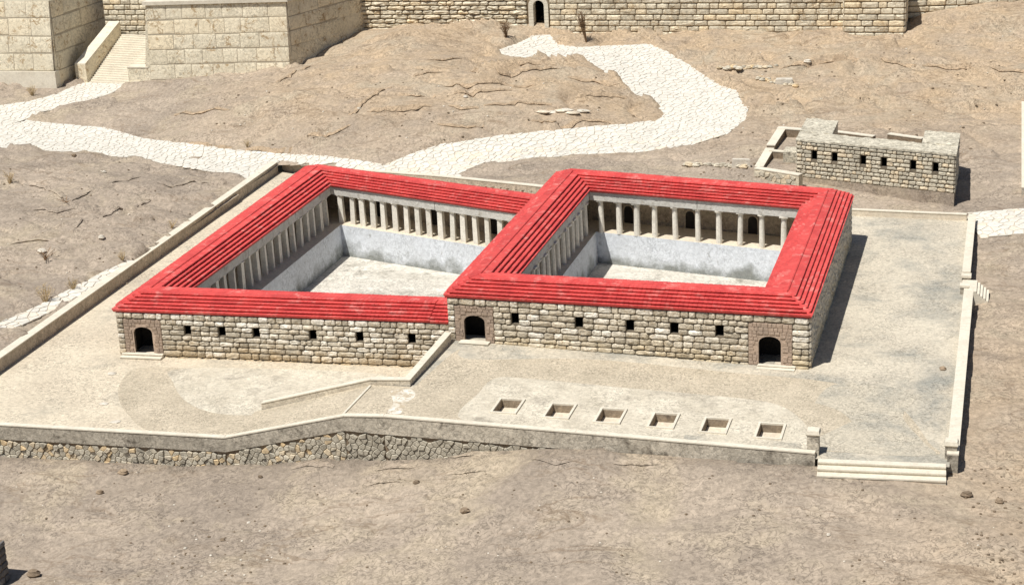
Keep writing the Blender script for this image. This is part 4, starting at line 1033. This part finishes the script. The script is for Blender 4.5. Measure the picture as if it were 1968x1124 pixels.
for q in ([(ya.x + .7, ya.y + .5), (-7.15, ye.y + .6), (-7.15, yg.y - .2), (yg.x + .3, yg.y - .2)], [(yg.x + .3, yg.y - .2), (-7.1, yg.y - .2), (-7.1, yc.y - .6), (yb.x + .6, yb.y - .6)]):
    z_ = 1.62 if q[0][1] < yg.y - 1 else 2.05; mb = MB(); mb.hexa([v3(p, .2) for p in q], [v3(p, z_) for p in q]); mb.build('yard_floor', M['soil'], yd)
for (p_, q_) in (((1611, 251), (1683, 260)), ((1711, 255), (1777, 264))):
    p_ = at(*p_, 3.0); q_ = at(*q_, 3.0); low_wall(yd, [(p_.x, p_.y, 3.0, .8), (q_.x, q_.y, 3.0, .8)], .6, -1, .1, mat='earth_dark')
rng = random.Random(41)
strip_stones(yd, [((ya.x, ya.y - .03), (ye.x, ye.y + .07), 1.88, 1.83, .5, .8)], .62, .5, .10, .035, 'house', 'rubble_stone', rng, 60)

# low rubble lines on the slope
def rubble_row(label, px, n, size, slab_at=None, mat='rubble', seed=1, name='rubble_heap'):
    rg = random.Random(seed); c = gsurf(*px[len(px) // 2]); t = thing(name, c, label, 'rubble')
    for k in range(n):
        s = k / max(1, n - 1) * (len(px) - 1); i = min(int(s), len(px) - 2); fx = s - i
        g = gsurf(px[i][0] + (px[i + 1][0] - px[i][0]) * fx + rg.uniform(-3, 3), px[i][1] + (px[i + 1][1] - px[i][1]) * fx + rg.uniform(-2, 2))
        rock_mesh_obj('stone', g, size * rg.uniform(.6, 1.4), M[mat], rg, t)
    if slab_at:
        for sx_, sy_, l, wd in slab_at:
            g = gsurf(sx_, sy_); mb = MB(); r0 = rg.uniform(-.1, .1)
            q = [(-l / 2, -wd / 2), (l / 2, -wd / 2 - r0), (l / 2 - .2, wd / 2), (-l / 2, wd / 2 + r0)]
            mb.hexa([(g.x + a, g.y + b, g.z - .2) for a, b in q], [(g.x + a * .95, g.y + b * .9, g.z + .75) for a, b in q]); mb.build('slab', M['rock_pale'], t)
    return t
def rock_pts(rg, sx, sy, sz):
    v = []; f = []; nr, ns = 4, 7
    v.append((0, 0, sz * rg.uniform(.8, 1.1)))
    for r in range(1, nr):
        a = math.pi * r / nr
        for s in range(ns):
            b = 2 * math.pi * s / ns + .4 * r; k = rg.uniform(.75, 1.15)
            v.append((sx * math.sin(a) * math.cos(b) * k, sy * math.sin(a) * math.sin(b) * k, sz * math.cos(a) * rg.uniform(.8, 1.1)))
    v.append((0, 0, -sz))
    for s in range(ns):
        j = (s + 1) % ns; f.append((0, 1 + s, 1 + j))
        for r in range(nr - 2): a = 1 + r * ns; f.append((a + s, a + ns + s, a + ns + j, a + j))
        a = 1 + (nr - 2) * ns; f.append((a + s, len(v) - 1, a + j))
    return v, f
def rock_mesh_obj(name, g, r, mat, rg, parent=None, flat=.6):
    v, f = rock_pts(rg, r, r * rg.uniform(.7, 1.0), r * flat); me = bpy.data.meshes.new(name); me.from_pydata(v, [], f); me.update(); me.materials.append(mat)
    o = bpy.data.objects.new(name, me); o.location = g + Vector((0, 0, r * flat * .45)); o.rotation_euler.z = 0
    return link(o, parent)
rubble_row('dark rubble row with a white slab left of the small stone house', [(1318, 318), (1360, 318), (1400, 320), (1438, 322)], 26, .38, [(1425, 319, 2.0, .6)], seed=3)
rubble_row('low line of loose stones on the slope between the path bend and the bank', [(1382, 133), (1430, 132), (1490, 129)], 24, .34, seed=4)
rubble_row('small ruined footing with a white slab lying on the open slope', [(1456, 152), (1490, 160), (1530, 166)], 20, .36, [(1508, 163, 2.2, 1.3)], seed=5)

# ------------------------------------------------------------------ stone towers and stairs at the back left
def ashlar_face(parent, p, q, z_top, z_bot, rows, bw, seed, slant=0.0, name='ashlar_block', rough=.12, depth=.10, mats=('ashlar', 'ashlar_joint'), zfloor=None, backing=True, ops=()):
    rg = random.Random(seed); h = (z_top - z_bot) / rows
    d = (Vector(q) - Vector(p)); L_ = d.length; d.normalize(); n = Vector((d.y, -d.x))
    if backing and not ops:
        o1 = n * (slant * (z_top - z_bot)); mb = MB()
        mb.poly([v3(Vector(p), z_top), v3(Vector(p) + o1, z_bot), v3(Vector(q) + o1, z_bot), v3(Vector(q), z_top)]); mb.build('wall_face', M[mats[1]], parent)
    return masonry(parent, p, q, z_top, [h] * rows, bw, depth, lib(name, M[mats[0]], rough), name, ops, zfloor, .035, rg, slant=slant, wjit=.3)
# right tower
tr = thing('stone_tower', (-90, 105, 2), 'large cream ashlar tower right of the narrow stairs, its right side in shade', 'tower')
tp, tq = at(272, 165, .7), at(557, 134, 2.5)
TTZ = 12.0
TR0 = (tp.x + .25, tp.y + .5); TR1 = (tq.x - .2, tq.y + .4); TR2 = (-73.2, 122.0); TR3 = (tp.x + .25, 122.0)
BAT = .10; TU = BAT * 10.0                     # the front leans back: plan shift between foot and top
TT0 = (TR0[0] + .9, TR0[1] + TU); TT1 = (TR1[0] - .1, TR1[1] + TU)
ashlar_face(tr, TT0, TT1, TTZ - .5, -.6, 6, 2.9, 51, BAT, rough=.08, depth=.07)
sd = (Vector(TR2) - Vector(TR1)).normalized(); sn = Vector((sd.y, -sd.x))
ashlar_face(tr, (TT1[0] + .12, TT1[1]), TR2, TTZ - .5, -.6, 6, 2.9, 52, .02, rough=.08, depth=.07)
mb = MB(); mb.hexa([v3((TR0[0], TR0[1] - .15), -1), v3((TR1[0], TR1[1] - .15), -1), v3(TR2, -1), v3(TR3, -1)], [v3(p, TTZ - .5) for p in (TT0, TT1, TR2, TR3)]); mb.build('core', M['ashlar'], tr)
mb = MB(); e = .35; mb.hexa([(TT0[0] - e, TT0[1] - e, TTZ - .5), (TT1[0] + e, TT1[1] - e, TTZ - .5), (TR2[0] + e, TR2[1], TTZ - .5), (TR3[0] - e, TR3[1], TTZ - .5)], [(TT0[0] - e, TT0[1] - e, TTZ), (TT1[0] + e, TT1[1] - e, TTZ), (TR2[0] + e, TR2[1], TTZ), (TR3[0] - e, TR3[1], TTZ)]); mb.build('cornice', M['coping'], tr)
# left tower
tl = thing('stone_tower', (-118, 98, 1), 'cream ashlar tower at the top left corner with a projecting plain base course', 'tower')
lp = at(108, 172, .6)
TL0 = (-135.0, lp.y + .7); TL1 = (lp.x - .15, lp.y + .5); TL2 = (lp.x + 1.2, 125.0); TL3 = (-135.0, 125.0)
zb_l = uz(TL0, TL1, 60, 137)[1]
TLU = .95; TLt0 = (TL0[0], TL0[1] + TLU); TLt1 = (TL1[0] - .1, TL1[1] + TLU)
ashlar_face(tl, TLt0, TLt1, zb_l + 9.6, zb_l, 4, 3.4, 53, .1, rough=.08, depth=.07)
ashlar_face(tl, (TLt1[0] + .1, TLt1[1]), TL2, zb_l + 9.6, zb_l, 4, 3.4, 54, .0, rough=.08, depth=.07)
ashlar_face(tl, (TL1[0], TL1[1] + .2), TL2, zb_l, zb_l - 3.2, 1, 6.0, 56, .0)
mb = MB(); mb.hexa([v3(TL0, -1), v3(TL1, -1), v3(TL2, -1), v3(TL3, -1)], [v3(p, zb_l + 9.6) for p in (TLt0, TLt1, TL2, TL3)]); mb.build('core', M['ashlar'], tl)
mb = MB(); mb.hexa([(TL0[0], TL0[1] - .5, -1), (TL1[0] + .25, TL1[1] - .5, -1), (TL1[0] + .25, TL1[1] + .9, -1), (TL0[0], TL0[1] + .9, -1)], [(TL0[0], TL0[1] - .32, zb_l - .02), (TL1[0] + .16, TL1[1] - .32, zb_l - .02), (TL1[0] + .16, TL1[1] + .9, zb_l - .02), (TL0[0], TL0[1] + .9, zb_l - .02)]); mb.build('base_course', M['coping'], tl)
# stairs and their parapet
st = thing('staircase', (-107, 97, .7), 'narrow pale stairs climbing between the two cream towers', 'stairs')
b0 = at(172, 160, .65); b1_ = at(245, 164, .65); bs = at(268, 165, .65); e0 = at(236, 66, 6.2); e1 = at(294, 69, 6.2)
NS = 22
for k in range(NS):
    t0, t1 = k / NS, (k + 1) / NS
    a = b0.lerp(e0, t0); b = bs.lerp(e1, t0); c = bs.lerp(e1, t1); d = b0.lerp(e0, t1); z1s = .65 + (6.2 - .65) * t1; mb = MB()
    mb.hexa([(p.x, p.y, z1s - .9) for p in (a, b, c, d)], [(p.x, p.y, z1s) for p in (a, b, c, d)]); mb.build('step', M['coping'], st)
sp_ = thing('stair_parapet', (-110, 98, .7), 'thick sloping cream parapet along the left of the narrow stairs', 'parapet')
q0 = at(146, 158, .6); q1 = b0 + Vector((-.25, -.1, 0)); r0_ = at(214, 62, 6.2); r1_ = e0 + Vector((-.25, 0, 0))
q0 = q1 + Vector((-1.7, .1, 0)); r0_ = r1_ + Vector((-1.7, .1, 0))
mb = MB(); mb.hexa([(q0.x, q0.y, -.2), (q1.x, q1.y, -.2), (r1_.x, r1_.y, 3.0), (r0_.x, r0_.y, 3.0)], [(q0.x, q0.y, 3.25), (q1.x, q1.y, 3.25), (r1_.x, r1_.y, 7.9), (r0_.x, r0_.y, 7.9)]); mb.build('parapet_body', M['ashlar'], sp_)
for k in range(7):
    t0, t1 = k / 7 + .002, (k + 1) / 7 - .002; A = [q0.lerp(r0_, t0), q1.lerp(r1_, t0), q1.lerp(r1_, t1), q0.lerp(r0_, t1)]; zz = [3.25 + 4.65 * t for t in (t0, t0, t1, t1)]
    mb = MB(); mb.hexa([(p.x, p.y, z + .003) for p, z in zip(A, zz)], [(p.x, p.y, z + .15) for p, z in zip(A, zz)]); mb.build('coping', M['coping'], sp_)
pe = thing('stair_pier', (b1_.x, b1_.y, .6), 'squat cream pier at the right foot of the narrow stairs', 'pier')
mb = MB(); mb.box(b1_.x + .12, tp.x + .9, b1_.y + .3, b1_.y + 2.2, -.3, 3.0); mb.build('pier_body', M['ashlar'], pe)
mb = MB(); mb.box(b1_.x + .06, tp.x + .9, b1_.y + .24, b1_.y + 2.3, 3.003, 3.15); mb.build('coping', M['coping'], pe)

# ------------------------------------------------------------------ city wall with arched gate
cw = thing('city_wall', (-45, 116, 4), 'long cream city wall of rusticated blocks with a dark arched gate', 'wall')
CY = 114.0
C0, C1 = (-76.5, CY), (-7.0, CY)
def cz(u): return hz(C0[0] + u, CY - .3) - .1
g0 = uz(C0, C1, 1031, 64); g1 = uz(C0, C1, 1048, 64)
gate_i = (g0[0] - .25, g1[0] - .0, hz(C0[0] + g0[0], CY) - .15, uz(C0, C1, 1038, 1)[1])
gate_o = (gate_i[0] - .95, gate_i[1] + .75, gate_i[2], gate_i[3] + .75)
gate_cut = (gate_o[0] + .02, gate_o[1] - .02, -5, gate_o[3])
pierced_wall(C0, C1, 1.4, -.5, 13.25, [(gate_i[0] - .05, gate_i[1] + .05, -.4, gate_i[3] + .05)], 'wall_core', M['city_mortar'], cw)
# rough uncut stones left of the gate, squared courses right of it
masonry(cw, C0, (C0[0] + gate_o[0], CY), 13.2, [.62] * 17, 1.7, .34, lib('stone', M['city'], 1.6), 'stone', (), cz, .06, random.Random(61), wjit=.5)
masonry(cw, (C0[0] + gate_o[1], CY), C1, 13.2, [.78] * 14, 1.95, .20, lib('stone', M['city'], .7), 'stone', (), lambda u: hz(C0[0] + gate_o[1] + u, CY - .3) - .1, .07, random.Random(62))
masonry(cw, (C0[0] + gate_o[0], CY), (C0[0] + gate_o[1], CY), 13.2, [.78] * 4, 1.3, .18, lib('stone', M['city'], .7), 'stone', ((0, 9, -5, gate_o[3] + .2),), None, .05, random.Random(63))
# gate: piers of small blocks and a ring of wedge stones
A = arch_outline(*gate_i, (gate_i[1] - gate_i[0]) / 2, 10); B = arch_outline(gate_i[0] - .7, gate_i[1] + .62, gate_i[2], gate_i[3] + .62, (gate_i[1] - gate_i[0]) / 2 + .62, 10)
def cwp(a, o): return (C0[0] + a[0], CY - o, a[1])
def vous(a, b, c, d, fr=.30):
    mb = MB(); mb.hexa([cwp(x, fr) for x in (a, b, c, d)], [cwp(x, -.9) for x in (a, b, c, d)]); mb.build('gate_stone', M['coping'], cw)
def subd(P_, n): return [((P_[0][0] + (P_[1][0] - P_[0][0]) * k / n), (P_[0][1] + (P_[1][1] - P_[0][1]) * k / n)) for k in range(n + 1)]
for i in range(len(A) - 1):
    n = 8 if i in (0, len(A) - 2) else 1
    sa = subd((A[i], A[i + 1]), n); sb = subd((B[i], B[i + 1]), n)
    for k in range(n):
        g = .012; m_ = lambda s: (s[k], s[k + 1])
        a, d_ = m_(sa); b, c_ = m_(sb); mid = ((a[0] + b[0] + c_[0] + d_[0]) / 4, (a[1] + b[1] + c_[1] + d_[1]) / 4)
        vous(*[(x[0] + (mid[0] - x[0]) * .04, x[1] + (mid[1] - x[1]) * .06) for x in (a, b, c_, d_)])
recess(C0, C1, 1.4, (gate_i[0], gate_i[1], gate_i[2], gate_i[3]), 'gateway', cw, 4.0)
# buttress tower and the wall beyond it
bt = thing('wall_tower', (-4, 111, 5), 'square buttress tower of cream blocks at the right end of the city wall', 'tower')
BT0 = (-7.6, 110.6); BT1 = (.15, 110.6); BT2 = (.15, 118); BT3 = (-7.6, 118)
mb = MB(); mb.hexa([v3(p, 2) for p in (BT0, BT1, BT2, BT3)], [v3(p, 13.3) for p in (BT0, BT1, BT2, BT3)]); mb.build('core', M['city_mortar'], bt)
for a, b, sd_ in ((BT0, BT1, 64), (BT1, BT2, 65), (BT3, BT0, 66)):
    masonry(bt, a, b, 13.2, [.80] * 12, 2.0, .20, lib('stone', M['city'], .7), 'stone', (), lambda u: 4.8, .07, random.Random(sd_))
cw2 = thing('city_wall', (8, 118, 6), 'short stretch of cream wall set back beyond the buttress tower, mostly in shade', 'wall')
mb = MB(); mb.wall((.3, 116.5), (30, 121), 1.2, 3, 13.25, side=1); mb.build('wall_core', M['city_mortar'], cw2)
masonry(cw2, (.3, 116.5), (30, 121), 13.2, [.80] * 10, 2.0, .20, lib('stone', M['city'], .7), 'stone', (), lambda u: hz(.3 + u, 117) - .1, .07, random.Random(67))
# recess wall seen over the stairs
cw3 = thing('city_wall', (-108, 108, 6), 'sliver of cream block wall at the head of the narrow stairs', 'wall')
mb = MB(); mb.wall((e0.x - 3.0, e0.y + .9), (tp.x + 1.2, e0.y + .9), .8, 1, 14.05, side=1); mb.build('wall_core', M['city_mortar'], cw3)
masonry(cw3, (e0.x - 3.0, e0.y + .9), (tp.x + 1.2, e0.y + .9), 14, [.75] * 12, 1.5, .2, lib('stone', M['city'], .7), 'stone', (), lambda u: 5.6, .06, random.Random(68))

# white wall at the right edge, dark masonry at the left edge
ew = thing('boundary_wall', (16, 60, 1), 'thin white topped wall at the extreme right edge beyond the small house', 'wall')
w0 = at(1964, 360, 1.2); w1 = at(1964, 195, 3.0)
low_wall(ew, [(w0.x, w0.y, 1.2, -.3), (w1.x, w1.y, 3.0, .5)], .5, -1, .1, mat='plaster', nsub=3)
dk = thing('masonry_pier', at(-20, 1110, -5.5), 'dark stone pier cut off by the lower left edge of the picture', 'pier')
pk = at(5, 1135, -6.2)
mb = MB(); mb.box(pk.x - 3.6, pk.x - .12, pk.y - .2, pk.y + 1.2, -7.5, -3.0); mb.build('core', M['earth_dark'], dk)
masonry(dk, (pk.x - 3.6, pk.y - .2), (pk.x - .12, pk.y - .2), -2.9, [.5] * 8, .9, .12, lib('stone', M['pier_stone']), 'stone', (), None, .04, random.Random(71))
masonry(dk, (pk.x - .12, pk.y - .2), (pk.x - .12, pk.y + 1.2), -2.9, [.5] * 8, .8, .10, lib('stone', M['pier_stone']), 'stone', (), None, .04, random.Random(72))

# ------------------------------------------------------------------ loose rocks, dry plants, litter
rg = random.Random(77)
rocks = [(65, 1106, .55, 'rock', 'dark brown boulder near the lower left corner'), (237, 910, .42, 'rock', 'brown stone just below the rubble footing on the left'),
 (192, 948, .36, 'rock', 'flat brown stone on the left foreground soil'), (500, 917, .2, 'rock', 'small dark stone below the low bend of the front wall'), (893, 983, .36, 'rock', 'reddish split stone in the middle of the foreground soil'),
 (800, 928, .28, 'rock', 'dark stone below the middle of the front wall'), (1858, 953, .42, 'rock', 'brown stone on the soil right of the front steps'), (1921, 965, .34, 'rock', 'dark stone at the right edge of the foreground'),
 (1812, 710, .3, 'rock', 'single brown stone inside the court against the right wall'), (195, 458, .4, 'rock_pale', 'white stone on the middle of the left slope'), (200, 332, .3, 'rock_pale', 'small white stone on the left slope under the path'),
 (80, 485, .5, 'rock_pale', 'pale stone beside the dead branch on the left slope'), (143, 300, .36, 'rock', 'dark little stone on the lower edge of the left path'), (1553, 121, .55, 'rock_pale', 'cream rock standing on the slope right of the loose stone line'),
 (356, 1054, .16, 'rock_pale', 'tiny white pebble in the left foreground'), (478, 1005, .17, 'rock_pale', 'white pebble in the middle left foreground'), (428, 1038, .22, 'rock', 'small grey stone above the pebbly patch'), (1592, 1028, .16, 'rock_pale', 'white chip in the right foreground'),
 (1110, 335, .32, 'rock_pale', 'narrow grey stone behind the back corner of the higher roof'), (690, 210, .3, 'rock_pale', 'pale stone on the crest of the hill between the paths'), (895, 188, .35, 'rock_pale', 'thin white stone on the hill under the ledges')]
for px, py, r, m_, lb in rocks:
    g = gsurf(px, py)
    if px == 1812: g = at(px, py, 0.0)
    o = rock_mesh_obj('rock', g, r, M[m_], rg, None, .62); tag(o, lb, 'rock', 'loose rocks on the slopes')
g = at(172, 588, ZA); tag(rock_mesh_obj('rock', g, .4, M['rock'], rg, None, .65), 'round boulder inside the lower court against its left wall', 'rock', 'loose rocks on the slopes')
for px, py, l, lb in ((1082, 217, 3.6, 'pale flat ledge of rock jutting from the hill inside the path bend'), (800, 295, 0, '')):
    if not l: continue
    t = thing('rock_ledge', gsurf(px, py), lb, 'rock')
    for k in range(6):
        g = gsurf(px - 35 + k * 14 + rg.uniform(-3, 3), py + rg.uniform(-4, 4)); v, f = rock_pts(rg, .9, .5, .22); me = bpy.data.meshes.new('slab'); me.from_pydata(v, [], f); me.update(); me.materials.append(M['rock_pale' if k % 2 else 'ledge'])
        o = bpy.data.objects.new('slab', me); o.location = g + Vector((0, 0, .12)); link(o, t)
g = gsurf(375, 306); mb = MB(); mb.hexa([(g.x - .7, g.y - .25, g.z + .08), (g.x + .6, g.y - .1, g.z + .08), (g.x + .75, g.y + .45, g.z + .08), (g.x - .55, g.y + .3, g.z + .08)], [(g.x - .7, g.y - .25, g.z + .2), (g.x + .6, g.y - .1, g.z + .2), (g.x + .75, g.y + .45, g.z + .2), (g.x - .55, g.y + .3, g.z + .2)])
tag(mb.build('flat_stone', M['rock']), 'flat brown slab lying on the white path above the court corner', 'slab')
for px, py, r in ((200, 776, .42), (215, 718, .4), (222, 811, .45)):
    g = at(px, py, ZA); v, f = rock_pts(rg, r, r * .9, .07); me = bpy.data.meshes.new('flat_stone'); me.from_pydata(v, [], f); me.update(); me.materials.append(M['rock_pale']); o = bpy.data.objects.new('flat_stone', me); o.location = g + Vector((0, 0, .03)); link(o)
    tag(o, {200: 'round flat pale stone in the middle of the lower court floor', 215: 'pale flat stone on the lower court floor near the door steps', 222: 'cracked flat pale stone near the front wall of the lower court'}[px], 'stone')
# weathered strata standing out of the slopes: each band overhangs a little
def ledge_band(parent, px, seed, h=.34, back=.9, mat='soil_rock'):
    rg2 = random.Random(seed); P_ = [gsurf(*q) for q in px]; line = []
    for a, b in zip(P_[:-1], P_[1:]):
        n = max(2, int((b - a).length / .45)); line += [a.lerp(b, k / n) for k in range(n)]
    line.append(P_[-1]); m = len(line); mb = MB(); w_ = 0
    for k, p in enumerate(line):
        q = line[min(k + 1, m - 1)] - line[max(k - 1, 0)]; q.z = 0; q.normalize(); n = Vector((q.y, -q.x, 0))
        if n.y > 0: n = -n                       # face downhill, towards the south
        t = min(1, min(k, m - 1 - k) / 3.0); w_ = w_ * .7 + rg2.uniform(-.14, .14); hh = (h * rg2.uniform(.55, 1.25)) * t + .02
        p = Vector((p.x, p.y, 0)) + n * w_
        def g(o, dz): x, y = p.x + n.x * o, p.y + n.y * o; return (x, y, surf(x, y) + dz)
        mb.v += [g(-back, -.12), g(-back * .45, hh * .75), g(.05, hh), g(.16 * t, hh * .62), g(-.06, hh * .12 - .08), g(-.2, -.5)]
    for k in range(m - 1):
        for r in range(5): i = k * 6 + r; mb.f.append((i, i + 1, i + 7, i + 6))
    mb.build('ledge', M[mat], parent)
M['soil_rock'] = material('crusted_earth', (.45, .335, .22), (.35, .265, .18), .3, 2.4, .34, 1.0, 2.2, worm=.5, worm_scale=2.1, stain=(.26, .19, .12), stain_scale=.7)
bands = [('layered earth ledges on the hill inside the bend of the white path', [[(905, 137), (960, 141), (1010, 137), (1080, 131)], [(850, 166), (905, 169), (960, 162), (1030, 163)], [(872, 181), (930, 176), (985, 175)], [(795, 148), (820, 142), (850, 140)], [(1090, 150), (1140, 158), (1190, 162)], [(930, 204), (1010, 199), (1060, 203)], [(1020, 232), (1060, 236), (1120, 232), (1180, 236)], [(760, 182), (800, 188), (838, 186)], [(860, 204), (888, 212), (920, 211)], [(1120, 190), (1165, 186), (1205, 191)], [(955, 118), (1000, 126), (1040, 124)], [(840, 240), (880, 246), (930, 244)], [(820, 116), (850, 118), (890, 114)]]),
         ('ragged earth ledges down the left shoulder of the hill', [[(672, 222), (700, 198), (728, 180), (755, 168)], [(705, 216), (760, 213), (830, 206)], [(590, 262), (640, 258), (672, 240)], [(355, 278), (400, 283), (445, 286)], [(470, 290), (520, 294), (560, 290)], [(515, 160), (560, 145), (600, 128)], [(330, 222), (390, 218), (440, 212)]]),
         ('earth bank edge running across the open slope at the right', [[(1500, 134), (1560, 125), (1620, 114), (1700, 120), (1760, 127)], [(1772, 128), (1850, 133), (1920, 139), (1985, 143)]]),
         ('cracked earth ledges on the slope below the left path', [[(35, 348), (80, 362), (130, 384)], [(130, 392), (165, 374), (215, 352), (270, 340)], [(60, 402), (110, 410), (150, 402)], [(140, 440), (210, 412), (290, 384)], [(20, 470), (70, 462), (120, 470)], [(300, 352), (350, 356), (400, 352)]]),
         ('crumbled earth ledges at the foot of the front wall', [[(720, 905), (760, 899), (800, 897)], [(860, 912), (900, 906), (940, 905)], [(1020, 884), (1070, 889), (1110, 887)], [(560, 902), (610, 898), (640, 899)], [(850, 880), (890, 876), (930, 878)], [(1180, 892), (1230, 895), (1270, 893)], [(700, 930), (740, 926), (770, 928)]])]
for i, (lb, ls) in enumerate(bands):
    c = gsurf(*ls[0][0]); t = thing('earth_ledge', c, lb, 'ledge')
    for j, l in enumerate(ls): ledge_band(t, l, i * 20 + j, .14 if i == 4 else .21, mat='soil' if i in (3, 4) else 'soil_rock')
# pebbles: countless
mb = MB()
def scatter(n, x0, x1, y0, y1, r0, r1, fn=gsurf):
    for _ in range(n):
        g = fn(rg.uniform(x0, x1), rg.uniform(y0, y1)); r = rg.uniform(r0, r1); v, f = rock_pts(rg, r, r * .8, r * .6); i = len(mb.v)
        mb.v += [(a + g.x, b + g.y, c + g.z + r * .2) for a, b, c in v]; mb.f += [tuple(i + k for k in q) for q in f]
scatter(150, 0, 1968, 905, 1120, .04, .12); scatter(24, 320, 560, 1000, 1120, .04, .15); scatter(60, 1860, 1968, 900, 1124, .05, .14); scatter(60, 0, 400, 310, 560, .05, .16)
scatter(80, 400, 1230, 130, 280, .06, .2); scatter(80, 1400, 1950, 60, 300, .06, .2); scatter(40, 1300, 1500, 300, 345, .06, .18)
o = mb.build('pebbles', M['rock']); o['kind'] = 'stuff'; o['label'] = 'scattered pebbles on the bare soil'
mb = MB()
scatter(50, 0, 1968, 905, 1120, .04, .10); scatter(18, 320, 540, 1010, 1110, .04, .12); scatter(40, 400, 1200, 130, 280, .06, .16); scatter(30, 1400, 1950, 60, 300, .06, .16); scatter(25, 0, 400, 310, 560, .05, .13)
o = mb.build('pale_pebbles', M['rock_pale']); o['kind'] = 'stuff'; o['label'] = 'scattered white chips of stone on the soil'

def dry_plant(name, label, px, py, h, spread, n, mat, cat, lean=(0, 0), twigs=2, r=.03, z=None):
    g = gsurf(px, py) if z is None else at(px, py, z); rg2 = random.Random(int(px * 7 + py)); t = thing(name, g, label, cat, 'dry grass tufts on the bare soil' if cat == 'grass tuft' else None); mb = MB()
    def stick(p, q, r0):
        d = (q - p).normalized(); s = d.cross(Vector((.3, .9, .2))).normalized(); u = s.cross(d)
        ring = [(1, 0), (-.5, .87), (-.5, -.87)]
        mb.hexa([p + (s * a + u * b) * r0 for a, b in ring], [q + (s * a + u * b) * r0 * .5 for a, b in ring])
    for _ in range(n):
        a = rg2.uniform(0, 6.283); k = rg2.uniform(0, 1) ** .5 * spread; b0_ = g + Vector((rg2.uniform(-.3, .3) * spread * .5, rg2.uniform(-.3, .3) * spread * .5, -.05))
        top = b0_ + Vector((math.cos(a) * k + lean[0], math.sin(a) * k + lean[1], h * rg2.uniform(.55, 1.0))); mid = b0_.lerp(top, .5) + Vector((rg2.uniform(-.1, .1), rg2.uniform(-.1, .1), h * .06))
        stick(b0_, mid, r); stick(mid, top, r * .7)
        for _k in range(twigs):
            s = mid.lerp(top, rg2.uniform(0, 1)); e_ = s + Vector((rg2.uniform(-1, 1), rg2.uniform(-1, 1), rg2.uniform(.1, .9))) * h * .16; stick(s, e_, r * .6)
    mb.build('stems', M[mat], t)
dry_plant('dry_shrub', 'low brown dry bush at the wall foot just left of the gate', 972, 72, 2.4, 1.0, 40, 'twig', 'bush', twigs=4, r=.035)
dry_plant('dry_shrub', 'tall withered brown stalk against the wall right of the gate', 1127, 82, 4.4, .45, 46, 'twig', 'bush', lean=(-.7, 0), twigs=4, r=.035)
dry_plant('dry_grass', 'straw coloured grass at the foot of the left tower', 62, 184, 1.5, .9, 40, 'straw', 'grass tuft')
dry_plant('dry_grass', 'dry grass tuft at the left picture edge below the path', 20, 352, 1.6, .8, 26, 'straw', 'grass tuft')
dry_plant('dry_grass', 'dry weeds on the soil beside the long left wall', 88, 582, 1.9, .9, 30, 'straw', 'grass tuft')
dry_plant('dry_grass', 'dry weeds close to the flagstone strip on the left', 140, 558, 1.3, .7, 26, 'straw', 'grass tuft')
dry_plant('dry_grass', 'sparse dry weeds near the middle of the long left wall', 235, 500, 1.0, .6, 18, 'straw', 'grass tuft')
dry_plant('dry_grass', 'dry sprigs on the soil above the middle of the left wall', 330, 438, 1.0, .7, 16, 'straw', 'grass tuft')
dry_plant('dead_branch', 'dead brown branch lying on the left slope beside a pale stone', 88, 498, 1.1, 1.5, 10, 'twig', 'branch', twigs=2, r=.05)
dry_plant('dead_branch', 'dead twig lying in the hollow of the left slope', 128, 388, .6, 1.4, 7, 'twig', 'branch', twigs=2, r=.045)
dry_plant('dry_grass', 'dry stubble at the lower edge of the hill beside the path', 476, 282, .9, .9, 22, 'straw', 'grass tuft')
